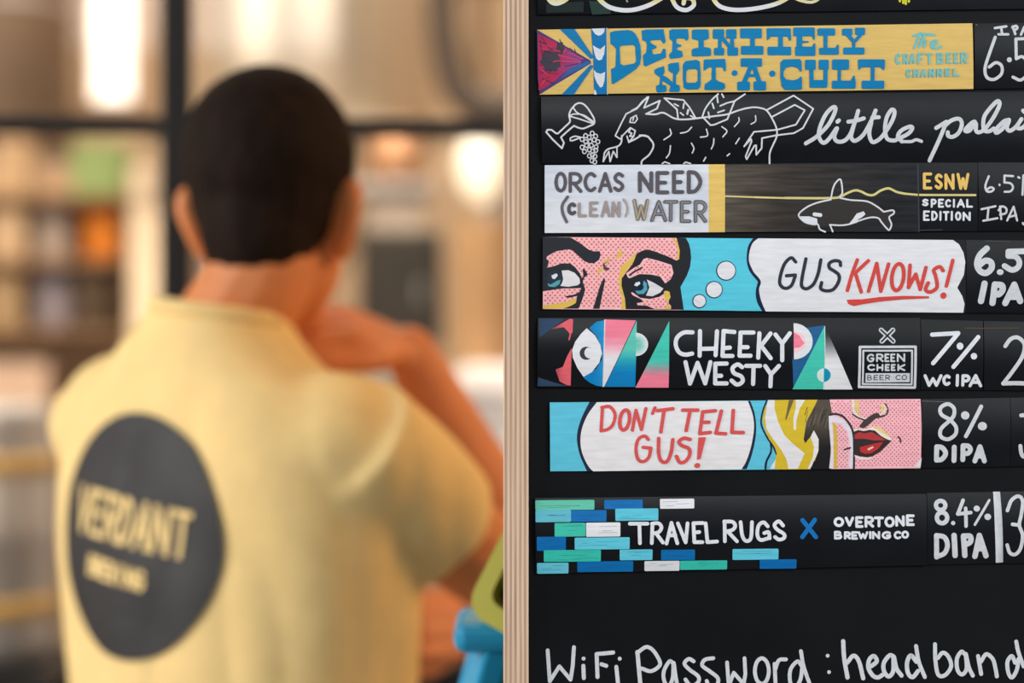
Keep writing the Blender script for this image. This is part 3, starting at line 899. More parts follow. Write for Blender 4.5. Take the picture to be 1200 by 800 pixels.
lid = [(198, 402), (270, 350), (330, 318), (370, 260), (402, 250), (520, 280), (642, 320), (660, 400), (632, 460), (580, 500), (530, 432), (440, 413), (330, 408), (232, 450), (214, 440)]
p.poly([T(*j) for j in lid], PNK); dots(p, [T(*j) for j in lid], 5.4, 1.3, (226, 118, 112))
p.stroke([T(*j) for j in [(232, 418), (280, 385), (350, 348)]], 2.2, (58, 50, 62))
low = [(245, 590), (262, 586), (335, 640), (430, 652), (520, 632), (572, 598), (622, 640), (612, 690), (638, 722), (636, 750), (480, 750), (400, 716), (310, 712), (303, 692), (372, 680), (340, 652), (262, 615)]
p.poly([T(*j) for j in low], PNK); dots(p, [T(*j) for j in low], 5.4, 1.3, (226, 118, 112))
p.poly([T(*j) for j in [(566, 578), (590, 570), (622, 582), (632, 635), (602, 690), (575, 650)]], YB)
p.poly([T(*j) for j in [(580, 712), (634, 716), (636, 751), (592, 751)]], YB)
p.poly([T(*j) for j in [(400, 462), (440, 480), (480, 500), (562, 550), (530, 590), (455, 625), (392, 618), (425, 540)]], (222, 222, 228))
p.ell(*T(348, 538), 8.6, 9.4, (20, 42, 62))
p.poly([T(*j) for j in [(370, 470), (400, 500), (405, 560), (370, 602), (312, 604), (285, 572), (340, 572), (358, 530)]], (84, 164, 190))
p.ell(*T(342, 535), 3.2, 3.8, (14, 30, 46))
p.poly([T(*j) for j in [(275, 520), (290, 492), (330, 482), (336, 505), (305, 528)]], WHT)
T = view(800, 272, 8.333)
for c, ra in (((425, 375), 88), ((308, 560), 75), ((165, 672), 60)):
    x, y = T(*c); ra /= 8.333
    p.ell(x - .2, y + .1, ra + 1.1, ra + 1.2, (24, 46, 84)); p.ell(x, y, ra, ra, (226, 228, 236))
p.stroke([T(115, 660), T(170, 690)], .5, (180, 170, 176))
ol = [(688, 59), (640, 140), (626, 270), (655, 380), (735, 483), (714, 580), (728, 680), (778, 772)]
il = [(738, 59), (682, 110), (652, 200), (650, 290), (690, 385), (762, 478), (746, 560), (768, 670), (812, 773)]
wl = [T(*j) for j in il]
wr = [(1129.2, 366.2), (1130.6, 356), (1127.6, 346.5), (1121.8, 337), (1129.5, 322), (1131.2, 307), (1129.2, 296), (1124, 286), (1117, 281)]
def half_s(pts): return [tuple(v) for v in spline(pts[:5], 6)] + [tuple(v) for v in spline(pts[4:], 6)][1:]
p.poly(half_s([T(*j) for j in ol[:4]] + [T(*ol[4])] + [T(*j) for j in ol[5:]]) + [(903, 365), (903, 279)], (20, 34, 66))
p.poly(half_s(wl[:4] + [wl[4]] + wl[5:]) + wr, (226, 229, 236))
p.add([[Vector(v) for v in ((1117, 280.8), (1132.2, 280.9), (1132.2, 297), (1129.4, 296), (1124.2, 286))], [Vector(v) for v in ((1132.2, 297), (1132.2, 310), (1131.3, 307), (1129.4, 296))],
       [Vector(v) for v in ((1132.2, 310), (1132.2, 337), (1122, 337), (1129.7, 322), (1131.3, 307))], [Vector(v) for v in ((1122, 337), (1132.2, 337), (1132.2, 366.5), (1129.4, 366.4), (1130.8, 356), (1127.8, 346.5))]], (24, 26, 32))
tag(p.build('comic_artwork', M_paint, r, s), 'dotted pink face with two eyes, blue field and white bubble')
p = Paint()
T = view(900, 272, 8.333)
for k in ([(270, 290), (225, 250), (160, 312), (120, 430), (118, 510), (168, 548), (228, 520), (265, 430)], [(266, 418), (180, 425)], [(370, 260), (332, 450), (330, 528), (378, 552), (445, 505), (490, 400), (515, 270)],
          [(708, 325), (700, 287), (650, 278), (600, 302), (600, 348), (650, 382), (692, 420), (690, 480), (640, 556), (570, 572), (515, 550), (523, 492)]):
    p.stroke([T(*j) for j in k], 4.0, (44, 50, 62))
for k in ([(872, 270), (820, 410), (775, 568)], [(980, 278), (860, 390)], [(850, 392), (910, 582)]): p.stroke([T(*j) for j in k], 4.2, RED)
T = view(1010, 272, 8.333)
for k in ([(65, 575), (145, 305)], [(145, 305), (185, 575)], [(185, 575), (260, 312)], [(470, 322), (455, 540)], [(455, 540), (525, 410)], [(525, 410), (570, 558)], [(570, 558), (625, 345)],
          [(793, 375), (760, 337), (702, 370), (720, 430), (733, 535), (670, 583), (622, 560), (647, 495)], [(888, 275), (825, 525)]):
    p.stroke([T(*j) for j in k], 4.3, RED)
p.stroke([T(350 + 58 * math.cos(a * .785) - 14 * math.sin(a * .785), 438 + 130 * math.sin(a * .785)) for a in range(8)], 4.4, RED, True, True)
p.ell(*T(797, 618), 3.5, 3.8, RED)
U = view(900, 272, 8.333)
p.poly([U(770, 660), U(840, 655), T(0, 655), T(170, 633), T(400, 620), T(655, 625), T(655, 645), T(400, 655), T(170, 678), T(0, 705), U(840, 720), U(785, 700)], RED)
tag(p.build('lettering', M_paint, r, s, 3.5e-4), 'dark and red brushed letters')
s, r = strip('price_card', 'black card right of the white speech bubble, fat 6.5 above fat IPA', 'price card', GC,
             ((1132.6, 281), (1262, 282), (1262, 367), (1132.6, 366.4)))
p = Paint()
T = view(1100, 272, 8.333)
p.stroke([T(*j) for j in [(470, 158), (400, 225), (372, 310), (400, 378), (460, 398), (512, 352), (508, 295), (455, 278), (398, 318)]], 7.2, CHK)
p.ell(*T(597, 390), 4.0, 3.4, CHK)
p.stroke([T(*j) for j in [(860, 185), (680, 190), (678, 232)]], 6.8, CHK, False)
p.stroke([T(*j) for j in [(678, 232), (750, 240), (785, 290), (768, 345), (710, 368), (640, 330)]], 6.6, CHK)
for k in ([(445, 502), (412, 672)], [(545, 510), (525, 690)], [(550, 512), (612, 520), (620, 565), (585, 605), (550, 600)], [(650, 692), (735, 512)], [(735, 512), (795, 672)], [(690, 630), (770, 630)]):
    p.stroke([T(*j) for j in k], 7.4, CHK)
p.stroke([T(1180, 200), T(1010, 400)], 5, CHK); p.stroke([T(1030, 230)], 7, CHK); p.stroke([T(1160, 380)], 7, CHK)
p.stroke([(1155, 282.6), (1184, 283)], .7, (84, 84, 80))
p.build('lettering', M_chalk, r, s, 3.5e-4)

# ------------------------------------------------------------------ coloured triangles strip
s, r = strip('painted_strip', 'black strip with pink, teal and blue cut-paper style shapes around two white lines', 'menu strip', GS,
             ((630.5, 372.4), (1078.6, 372.4), (1078.6, 457.4), (629.6, 453.4)), bow=0.0028)
p = Paint()
T = view(625, 366, 8.163)
PP = lambda k: [T(*j) for j in k]
for k in ([(55, 55), (300, 62), (180, 150), (60, 240)], [(45, 620), (200, 670), (330, 704), (40, 706)]): p.poly(PP(k), (46, 70, 100))
CO = (226, 100, 112)
for k in ([(172, 160), (350, 60), (381, 65), (375, 190), (352, 215), (330, 180), (290, 140)], [(345, 212), (362, 212), (346, 266), (334, 266)], [(366, 340), (357, 700), (320, 695), (252, 660), (212, 545), (282, 520), (322, 420)]):
    p.poly(PP(k), lambda x, y: mix((150, 62, 78), CO, (x - 648) / 12))
p.poly(PP([(677, 75), (600, 90), (535, 150), (600, 220), (655, 350), (655, 450), (600, 540), (476, 622), (540, 670), (600, 698), (667, 711)]), lambda x, y: mix((4, 128, 196), (40, 150, 205), (x - 695) / 14))
p.poly(PP([(510, 150), (590, 220), (640, 310), (656, 390), (630, 480), (560, 570), (480, 616), (420, 530), (376, 430), (370, 360), (400, 280), (450, 210)]), (226, 229, 236))
o1 = [(505 + 63 * math.cos(math.radians(a)), 390 + 63 * math.sin(math.radians(a))) for a in range(50, 311, 13)]
o2 = [(537 + 50 * math.cos(math.radians(a)), 386 + 52 * math.sin(math.radians(a))) for a in range(285, 72, -12)]
p.poly(PP(o1 + o2), (58, 60, 70))
p.poly(PP([(688, 66), (983, 75), (677, 712), (668, 705), (680, 300)]), vgrad([(T(0, 210)[1], ROSE), (T(0, 330)[1], (240, 168, 188)), (T(0, 420)[1], (228, 226, 234)), (460, (226, 229, 236))]))
p.stroke([T(684, 72), T(668, 708)], 1.3, (222, 218, 228))
p.poly(PP([(990, 78), (975, 711), (683, 711)]), vgrad([(T(0, 360)[1], (92, 200, 184)), (T(0, 430)[1], (50, 180, 190)), (T(0, 560)[1], (6, 128, 192))]))
T = view(740, 366, 8.163)
c0 = T(40, 305)
hd = lambda x, y: mix((112, 200, 186), (224, 228, 234), (math.hypot(x - c0[0], y - c0[1]) - 5) / 8)
for r0, r1 in ((0, .45), (.45, .75), (.75, 1)):
    for a in range(-90, 90, 15):
        A, B = math.radians(a), math.radians(a + 15)
        k = [(40 + 118 * q_ * math.cos(t), 305 + 112 * q_ * math.sin(t)) for q_, t in ((r0, A), (r1, A), (r1, B), (r0, B))]
        p.poly(PP(k) if r0 else PP([k[0], k[1], k[2]]), hd)
p.poly(PP([(362, 80), (356, 719), (38, 719)]), vgrad([(T(0, 470)[1], TEAL), (T(0, 600)[1], ROSE)]))
tag(p.build('cut_shapes', M_paint, r, s), 'pink, white, teal and blue flat shapes left of the lettering')
p = Paint()
T = view(850, 366, 8.0)
p.poly(PP([(640, 160), (930, 120), (640, 715), (625, 440)]), (32, 94, 148))
p.poly(PP([(632, 104), (700, 112), (800, 180), (700, 440), (628, 440)]), (28, 30, 36))
p.poly(PP([(815, 155), (925, 128), (780, 400), (790, 330)]), (32, 94, 148))
p.ell(*T(640, 270), 22, 21.2, (224, 227, 233), 24, -math.pi / 2, math.pi / 2)
p.ell(*T(640, 275), 14, 13, (240, 206, 214), 20, -math.pi / 2, math.pi / 2)
p.poly(PP([(640, 185), (690, 215), (740, 290), (690, 330), (638, 335)]), ROSE)
p.poly(PP([(930, 125), (922, 720), (630, 720)]), TEAL)
p.poly(PP([(935, 135), (1195, 722), (920, 722)]), lambda x, y: mix((30, 32, 38), (226, 229, 234), (y - 388) / 34))
p.stroke([T(932, 130), T(930, 715)], .9, (196, 224, 220))
p.ell(*T(922, 587), 8.0, 8.0, (216, 232, 232), 24, math.pi / 2, 3 * math.pi / 2)
p.ell(*T(922, 587), 8.0, 8.0, (0, 150, 184), 24, -math.pi / 2, math.pi / 2)
tag(p.build('cut_shapes', M_paint, r, s), 'half disc and two triangles right of the lettering')
p = Paint()
T = view(740, 366, 8.163)
p.lines(T, [[(583, 190), (500, 192), (436, 240), (422, 310), (452, 378), (510, 403), (578, 393)]], 4.9, WHT)
p.lines(T, [[(655, 178), (650, 413)], [(817, 180), (802, 408)], [(650, 348), (805, 345)], [(983, 187), (880, 177), (868, 415), (963, 415)], [(872, 342), (938, 336)],
            [(515, 475), (560, 680), (630, 482), (705, 678), (753, 475)], [(908, 488), (800, 490), (800, 678), (910, 678)], [(800, 605), (856, 605)]], 4.9, WHT, False)
T = view(850, 366, 8.0)
p.lines(T, [[(262, 188), (142, 188), (130, 405), (233, 405)], [(133, 325), (206, 325)], [(318, 195), (305, 423)], [(422, 197), (332, 312), (422, 428)], [(468, 207), (530, 290)], [(603, 195), (530, 290), (530, 447)],
            [(192, 500), (323, 500)], [(262, 500), (260, 670)], [(372, 502), (426, 580)], [(500, 500), (426, 580), (423, 692)]], 4.9, WHT, False)
p.lines(T, [[(155, 512), (112, 487), (66, 520), (80, 568), (148, 600), (160, 648), (110, 675), (57, 638)]], 4.9, WHT)
p.build('lettering', M_chalk, r, s, 3.5e-4)
p = Paint()
T = view(995, 366, 8.163)
p.lines(T, [[(306, 168), (418, 275)], [(418, 168), (310, 275)]], 5.6, CHK, False)
p.lines(T, [[(303, 165), (421, 278)], [(421, 165), (307, 278)]], 2.0, (24, 28, 34), False)
p.stroke([T(*j) for j in [(100, 330), (632, 328), (630, 718), (96, 712)]], 3.0, CHK, False, True)
p.stroke([T(*j) for j in [(132, 365), (370, 366), (598, 364), (598, 688), (130, 684)]], 2.2, CHK, False, True)
p.text(T, [('G', 165, 238, 394, 476), ('R', 254, 326, 392, 474), ('E', 334, 382, 392, 474), ('E', 390, 438, 392, 474), ('N', 452, 532, 390, 474)], 2.1, CHK)
p.text(T, [('C', 170, 244, 492, 558), ('H', 258, 324, 492, 560), ('E', 338, 386, 492, 560), ('E', 396, 442, 492, 560), ('K', 458, 534, 492, 560)], 2.1, CHK)
p.poly([T(*j) for j in [(155, 580), (578, 580), (578, 665), (155, 668)]], CHK)
p.text(T, [('B', 172, 216, 598, 650), ('E', 232, 276, 598, 648), ('E', 288, 332, 598, 648), ('R', 344, 390, 596, 648), ('C', 442, 490, 596, 646), ('O', 500, 552, 596, 646)], 1.0, (58, 64, 74))
tag(p.build('boxed_lettering', M_chalk, r, s, 3.5e-4), 'white double frame with small lettering')
s, r = strip('price_card', 'black card reading 7 percent, right of the coloured triangles strip', 'price card', GC,
             ((1079.4, 374), (1152, 376), (1152, 457), (1079.4, 456.4)), bow=0.0026)
p = Paint()
T = view(1070, 366, 8.163)
p.lines(T, [[(180, 212), (430, 198), (187, 485)], [(620, 235), (382, 520)]], 5.0, WHT, False)
p.ell(*T(445, 322), 3.9, 4.2, WHT); p.ell(*T(577, 418), 3.7, 3.8, WHT)
p.text(T, [('W', 98, 280, 590, 712), ('C', 278, 358, 592, 702), ('I', 405, 440, 588, 710), ('P', 460, 548, 590, 710), ('A', 530, 662, 588, 716)], 3.7, WHT)
p.build('lettering', M_chalk, r, s, 3.5e-4)
s, r = strip('price_card', 'black card with a tall thin 2 beside the 7 percent card', 'price card', GC,
             ((1153, 376), (1262, 378), (1262, 458.5), (1153, 457)), bow=0.0026)
p = Paint()
p.lines(T, [[(877, 322), (930, 255), (1000, 240), (1060, 305), (1040, 420), (950, 560), (862, 678)]], 4.6, CHK)
p.lines(T, [[(862, 678), (1000, 676), (1120, 682)]], 5.0, CHK)
p.lines(T, [[(1200, 250), (1190, 420), (1260, 430), (1290, 520), (1260, 650), (1190, 650)]], 4.6, CHK)
p.stroke([(1131, 384.4), (1152, 384.6), (1193, 384.4)], 1.6, (74, 66, 50))
p.build('lettering', M_chalk, r, s, 3.5e-4)

# ------------------------------------------------------------------ lips and bubble strip
s, r = strip('painted_strip', 'strip with a red-lettered white bubble, yellow hair and comic-style red lips', 'menu strip', GS,
             ((644.3, 471.4), (1079, 467.4), (1079, 548.6), (644.8, 552.2)), bow=0.0012)
p = Paint()
TOP = lambda x: 471.4 + (x - 644.3) * (467.4 - 471.4) / 434.7
BOT = lambda x: 552.2 + (x - 644.8) * (548.6 - 552.2) / 434.2
p.poly([(644.3, 471.4), (1079, 467.4), (1079, 548.6), (644.8, 552.2)], (94, 196, 224))
p.poly([(912, 469), (975, 468.4), (975, 549.5), (912, 550)], (214, 186, 46)); p.poly([(950, 540), (974, 540), (974, 549.5), (950, 549.7)], (24, 24, 27))
p.poly([(974, 468.4), (1079, 467.4), (1079, 548.6), (974, 549.5)], (246, 186, 197))
T = view(640, 462, 8.163); U = view(760, 462, 8.163)
lo = [T(*j) for j in [(415, 73), (350, 200), (305, 330), (295, 440), (320, 570), (370, 690), (392, 736)]]
ro = [U(*j) for j in [(940, 716), (985, 590), (1020, 440), (1030, 310), (1015, 180), (975, 62)]]
p.poly([tuple(v) for v in spline(lo, 5)] + [tuple(v) for v in spline(ro, 5)], (32, 40, 66))
li = [T(*j) for j in [(485, 75), (400, 190), (345, 320), (328, 440), (345, 560), (400, 680), (450, 736)]]
ri = [U(*j) for j in [(890, 717), (935, 640), (980, 500), (1008, 330), (998, 200), (952, 62)]]
p.poly([tuple(v) for v in spline(li, 5)] + [tuple(v) for v in spline(ri, 5)], (230, 230, 234))
T = view(880, 462, 8.163)
PP = lambda k: [T(*j) for j in k]
p.poly(PP([(190, 54), (635, 51), (660, 300), (645, 440), (600, 640), (560, 711), (175, 712), (235, 600), (215, 500), (150, 380), (110, 250), (130, 130)]), (214, 186, 46))
p.poly(PP([(165, 54), (230, 54), (225, 130), (260, 260), (320, 390), (400, 470), (515, 565), (480, 640), (450, 712), (360, 712), (340, 620), (290, 530), (200, 410), (150, 330), (135, 230), (148, 140)]), (228, 228, 232))
p.poly(PP([(240, 590), (228, 712), (180, 712)]), (228, 228, 232))
p.poly(PP([(430, 52), (520, 52), (465, 140), (436, 250), (430, 342), (408, 332), (405, 230), (430, 130)]), (232, 230, 226))
p.poly(PP([(365, 54), (412, 54), (370, 160), (336, 250), (328, 235), (350, 130)]), (112, 98, 62))
p.poly(PP([(598, 340), (652, 430), (647, 540), (602, 640), (572, 711), (545, 711), (592, 600), (602, 500), (572, 410)]), (228, 228, 226))
p.poly(PP([(640, 51), (760, 50), (776, 180), (752, 330), (766, 480), (752, 710), (568, 711), (610, 640), (646, 540), (648, 430), (602, 340), (572, 400), (520, 466), (504, 430), (530, 260), (590, 150)]),
       lambda x, y: mix((84, 76, 66), (24, 24, 27), (y - 496) / 30))
for k in range(16):
    a = random.uniform(540, 740); y0 = random.uniform(110, 300)
    p.stroke(PP([(a, y0), (a - 26, y0 + random.uniform(60, 110))]), .7, (40, 37, 35) if k % 2 else (112, 104, 92))
p.stroke(PP([(155, 54), (112, 170), (100, 290), (160, 420), (215, 500), (240, 572)]), 1.9, (26, 36, 70))
p.stroke(PP([(190, 470), (195, 540), (150, 640), (140, 709)]), 2.4, (22, 30, 62))
p.poly(PP([(205, 500), (238, 575), (235, 620), (180, 710), (155, 710), (160, 640), (200, 560)]), (94, 190, 216))
T = view(970, 462, 8.163)
PP = lambda k: [T(*j) for j in k]
skin = [(20, 49), (890, 44), (900, 330), (889, 704), (16, 708), (32, 540), (12, 300), (40, 170)]
p.poly(PP(skin), (246, 186, 197))
dots(p, [(973, 469), (1078, 468.2), (1078, 548), (973, 548.4)], 4.7, 1.0, (206, 112, 124))
p.poly(PP([(10, 205), (60, 205), (140, 232), (205, 300), (240, 380), (246, 706), (15, 708), (32, 540), (12, 300)]), (224, 220, 232))
fin = [(60, 262), (130, 282), (188, 350), (215, 500), (205, 704), (60, 706), (55, 400)]
p.poly(PP(fin), (244, 188, 198)); dots(p, PP(fin), 4.6, .95, (206, 112, 124))
p.poly(PP([(44, 258), (84, 300), (94, 500), (88, 706), (58, 706), (55, 400)]), (214, 178, 70))
p.stroke(PP([(28, 192), (80, 188), (150, 214), (218, 300), (245, 382), (252, 500), (252, 704)]), 2.5, (44, 46, 62))
p.stroke(PP([(158, 528), (215, 510)]), 1.9, (44, 44, 58))
p.stroke(PP([(246, 62), (252, 160), (300, 222), (360, 236)]), 3.2, (232, 224, 214))
p.poly(PP([(262, 58), (305, 58), (292, 140), (322, 205), (278, 180), (262, 120)]), (232, 200, 120))
p.stroke(PP([(520, 108), (548, 110), (545, 160), (505, 192)]), 2.6, (232, 222, 200))
p.poly(PP([(505, 100), (535, 100), (535, 150), (512, 165)]), (232, 204, 130))
p.stroke(PP([(240, 190), (290, 222), (352, 245)]), 1.9, (66, 58, 58))
p.poly(PP([(300, 302), (342, 250), (440, 182), (482, 176), (504, 205), (555, 190), (574, 140), (540, 86), (562, 88), (586, 150), (570, 195), (520, 220), (460, 230), (390, 290), (352, 322), (310, 318)]), (66, 58, 58))
p.poly(PP([(248, 335), (350, 335), (430, 312), (500, 345), (610, 418), (600, 440), (500, 400), (400, 345), (250, 356)]), (240, 228, 214))
p.poly(PP([(440, 292), (520, 332), (602, 402), (560, 392), (480, 346)]), (232, 208, 136))
p.poly(PP([(254, 578), (300, 596), (380, 606), (430, 596), (400, 622), (300, 622), (262, 600)]), (236, 224, 222))
p.poly(PP([(250, 355), (290, 340), (345, 350), (400, 338), (450, 345), (510, 398), (575, 433), (612, 442), (572, 480), (500, 550), (430, 592), (380, 602), (300, 590), (250, 576)]), (52, 42, 44))
p.poly(PP([(256, 384), (300, 360), (350, 372), (420, 358), (460, 380), (556, 438), (440, 440), (390, 430), (340, 424), (256, 424)]), (176, 56, 60))
p.poly(PP([(305, 505), (360, 490), (440, 470), (532, 452), (482, 520), (420, 560), (360, 568), (315, 552)]), (186, 50, 52))
p.stroke(PP([(390, 524), (428, 505)]), 2.4, (240, 196, 190))
p.stroke(PP([(672, 405), (692, 425), (697, 455)]), 1.9, (52, 48, 66))
p.poly(PP([(830, 692), (900, 602), (888, 704)]), (226, 220, 226))
tag(p.build('comic_artwork', M_paint, r, s), 'white bubble, yellow hair and red lips on dotted pink')
p = Paint()
RD = (216, 84, 84)
T = view(640, 462, 8.163)
for k in ([(540, 122), (526, 348)], [(532, 125), (610, 118), (660, 190), (640, 285), (592, 332), (526, 348)], [(825, 342), (860, 152)], [(860, 152), (912, 336)], [(912, 336), (955, 135)], [(1042, 128), (1018, 182)],
          [(978, 430), (940, 397), (882, 430), (860, 520), (880, 618), (930, 642), (983, 600), (1003, 512)], [(1003, 512), (928, 505)]):
    p.stroke([T(*j) for j in k], 3.9, RD)
p.stroke([T(752 + 46 * math.cos(a * .785) - 12 * math.sin(a * .785), 244 + 96 * math.sin(a * .785)) for a in range(8)], 4.3, RD, True, True)
T = view(760, 462, 8.163)
for k in ([(88, 155), (235, 136)], [(150, 150), (118, 358)], [(328, 150), (472, 150)], [(400, 150), (360, 345)], [(640, 155), (520, 166)], [(520, 166), (490, 375)], [(490, 375), (590, 362)], [(512, 266), (578, 265)],
          [(698, 158), (645, 370)], [(645, 370), (738, 376)], [(812, 152), (798, 362)], [(798, 362), (905, 364)], [(97, 420), (98, 560), (125, 638), (178, 640), (218, 550), (233, 432)],
          [(398, 430), (340, 418), (292, 450), (320, 488), (386, 518), (394, 580), (350, 642), (300, 648), (268, 592)]):
    p.stroke([T(*j) for j in k], 4.2, RD)
p.poly([T(*j) for j in [(478, 410), (550, 408), (498, 618), (465, 625)]], RD); p.ell(*T(467, 680), 3.4, 3.0, RD)
p.build('red_lettering', M_paint, r, s, 3.5e-4)
s, r = strip('price_card', 'black card reading 8 percent DIPA, right of the red lips', 'price card', GC,
             ((1080.4, 467.6), (1184, 466), (1184, 546.5), (1080.4, 548.4)), bow=0.0022)
p = Paint()
T = view(1080, 462, 8.167)
p.stroke([T(*j) for j in [(270, 240), (188, 192), (182, 128), (250, 92), (308, 132), (304, 205), (255, 258), (182, 330), (180, 400), (248, 428), (318, 382), (325, 310), (270, 240)]], 4.5, CHK)
p.stroke([T(570, 115), T(420, 400)], 4.6, CHK); p.ell(*T(415, 200), 4.9, 4.8, CHK); p.ell(*T(578, 303), 5.3, 4.9, CHK)
p.text(T, [('D', 118, 252, 476, 652), ('I', 285, 334, 480, 656), ('P', 370, 488, 466, 648), ('A', 486, 624, 475, 660)], 5.8, CHK)
p.stroke([T(5, 64), T(280, 72)], .8, (96, 98, 102))
p.build('lettering', M_chalk, r, s, 3.5e-4)
s, r = strip('price_card', 'black card showing only slivers of white writing, beside the 8 percent card', 'price card', GC,
             ((1184.5, 466), (1264, 464.8), (1264, 545.2), (1184.5, 546.5)), bow=0.0022)
p = Paint()
p.lines(T, [[(950, 200), (1060, 192)], [(1060, 192), (1000, 330)], [(1000, 330), (1090, 400)]], 4.6, CHK)
p.lines(T, [[(942, 492), (955, 570), (990, 590), (1030, 480)]], 4.6, CHK)
p.build('lettering', M_chalk, r, s, 3.5e-4)

# ------------------------------------------------------------------ brick strip
s, r = strip('painted_strip', 'lowest strip, with stacked blue, green and white brick dashes around white capitals', 'menu strip', GS,
             ((627, 583.6), (1086, 578.6), (1086, 662), (628, 672.4)), bow=0.0028)
p = Paint()
A = view(620, 578, 8.25); B = view(720, 578, 8.25); C = view(830, 578, 8.25)
SEA, LBL, BL2, GRN, WH2 = (98, 196, 172), (94, 198, 222), (12, 110, 182), (52, 188, 172), (226, 229, 236)
bricks = [(A(60, 66), A(632, 160), SEA), (A(62, 160), A(406, 276), (96, 186, 206)), (A(405, 162), A(748, 272), BL2), (A(726, 62), B(274, 150), BL2), (B(8, 146), B(424, 262), LBL),
          (A(246, 284), A(545, 415), (62, 192, 172)), (A(550, 280), A(882, 416), WH2), (A(74, 416), A(356, 552), (0, 104, 174)), (A(440, 424), A(972, 540), LBL), (A(142, 546), A(694, 660), GRN),
          (B(50, 540), B(368, 644), LBL), (B(450, 542), B(778, 644), (0, 106, 174)), (A(76, 670), A(382, 776), (98, 192, 216)), (A(466, 656), B(182, 760), (0, 106, 174)), (B(290, 652), B(630, 750), (216, 220, 226)),
          (B(634, 648), C(182, 738), GRN), (B(440, 52), B(772, 146), WH2), (C(232, 534), C(677, 640), LBL), (C(496, 636), C(852, 728), (0, 106, 178))]
for (x0, y0), (x1, y1), c in bricks:
    sl = -(x1 - x0) * .008
    p.poly([(x0, y0 + .8), (x0 + .9, y0 + .1), (x1 - .9, y0 + sl), (x1, y0 + sl + .9), (x1 - .1, y1 + sl - .8), (x1 - .9, y1 + sl), (x0 + .9, y1 + .1), (x0 + .1, y1 - .7)], c)
    for k in range(3):
        a = random.uniform(x0 + 3, x0 + (x1 - x0) * .5); b_ = random.uniform(a + 6, x1 - 2); y = random.uniform(y0 + 2.5, y1 - 2)
        p.stroke([(a, y), ((a + b_) / 2, y + random.uniform(-.5, .3)), (b_, y - .4)], .45, mix(c, (30, 70, 110), .45))
p.build('brick_dashes', M_paint, r, s)
p = Paint()
w = 4.3
p.lines(B, [[(148, 290), (318, 290)], [(240, 292), (245, 478)], [(366, 290), (360, 478)], [(402, 385), (468, 472)], [(502, 482), (550, 282), (606, 478)], [(525, 402), (588, 402)], [(612, 287), (687, 470), (705, 287)],
            [(853, 283), (762, 285), (770, 468), (848, 468)], [(767, 375), (818, 370)], [(880, 287), (897, 468), (990, 462)]], w, WHT, False)
p.lines(B, [[(362, 290), (422, 286), (453, 322), (430, 368), (372, 386)]], w, WHT)
p.lines(C, [[(155, 268), (158, 460)], [(152, 270), (230, 272), (258, 310), (230, 350), (165, 366)], [(192, 372), (275, 460)], [(310, 275), (325, 400), (360, 455), (408, 430), (420, 275)],
            [(572, 315), (530, 277), (482, 312), (472, 400), (502, 446), (560, 435), (590, 425)], [(590, 430), (580, 372), (538, 380)], [(720, 308), (680, 267), (637, 300), (662, 345), (728, 390), (728, 428), (680, 443), (642, 418)]], w, WHT)
p.lines(C, [[(908, 257), (1036, 418)], [(1026, 254), (905, 418)]], 5.2, (10, 112, 186))
T = view(960, 578, 8.246)
p.text(T, [('O', 135, 237, 225, 322), ('V', 243, 334, 222, 318), ('E', 344, 424, 218, 330), ('R', 434, 526, 215, 328), ('T', 524, 622, 220, 324), ('O', 626, 726, 220, 326), ('N', 730, 822, 210, 318), ('E', 834, 918, 200, 312)], 3.3, WHT)
p.text(T, [('B', 138, 218, 358, 442), ('R', 234, 302, 362, 442), ('E', 304, 370, 362, 444), ('W', 366, 470, 362, 440), ('I', 476, 500, 360, 438), ('N', 504, 584, 360, 440), ('G', 598, 690, 360, 440), ('C', 714, 788, 358, 440), ('O', 788, 862, 356, 434)], 2.8, WHT)
p.build('lettering', M_chalk, r, s, 3.5e-4)
s, r = strip('price_card', 'black card reading 8.4 percent DIPA with a thick white upright bar', 'price card', GC,
             ((1086.5, 577.6), (1264, 574.6), (1264, 658.6), (1086.5, 661.6)), bow=0.0026)
p = Paint()
T = view(1070, 565, 7.27)
p.stroke([T(233 + 40 * math.cos(a * .785), 195 + 38 * math.sin(a * .785)) for a in range(8)], 5.0, CHK, True, True)
p.stroke([T(243 + 44 * math.cos(a * .785), 300 + 46 * math.sin(a * .785)) for a in range(8)], 5.2, CHK, True, True)
p.ell(*T(337, 345), 2.5, 2.5, CHK)
p.lines(T, [[(425, 152), (377, 268), (488, 256)], [(445, 220), (447, 370)]], 4.2, CHK, False)
p.stroke([T(648, 152), T(522, 358)], 3.0, CHK); p.ell(*T(540, 222), 3.7, 3.5, CHK); p.ell(*T(632, 292), 3.9, 3.8, CHK)
p.lines(T, [[(195, 450), (200, 636)], [(195, 450), (262, 465), (290, 530), (268, 600), (205, 632)]], 5.8, CHK)
p.lines(T, [[(345, 450), (357, 622)], [(425, 455), (440, 622)], [(430, 455), (482, 458), (484, 505), (438, 532)], [(526, 630), (560, 450)], [(560, 450), (620, 625)], [(545, 565), (590, 562)]], 6.4, CHK)
p.poly([T(*j) for j in [(683, 80), (742, 80), (754, 300), (768, 682), (706, 685), (692, 400)]], lambda x, y: mix((212, 217, 224), (150, 160, 168), (x - 1171) / 6))
p.stroke([T(*j) for j in [(800, 238), (838, 152), (898, 118), (932, 160), (918, 270), (900, 362), (928, 450), (912, 560), (870, 612), (822, 598), (798, 532)]], 4.2, CHK)
p.stroke([T(900, 362), T(842, 355)], 4.2, CHK)
p.build('lettering', M_chalk, r, s, 3.5e-4)

# ================================================================== the room
def struct(o):
    o['kind'] = 'structure'
    return o


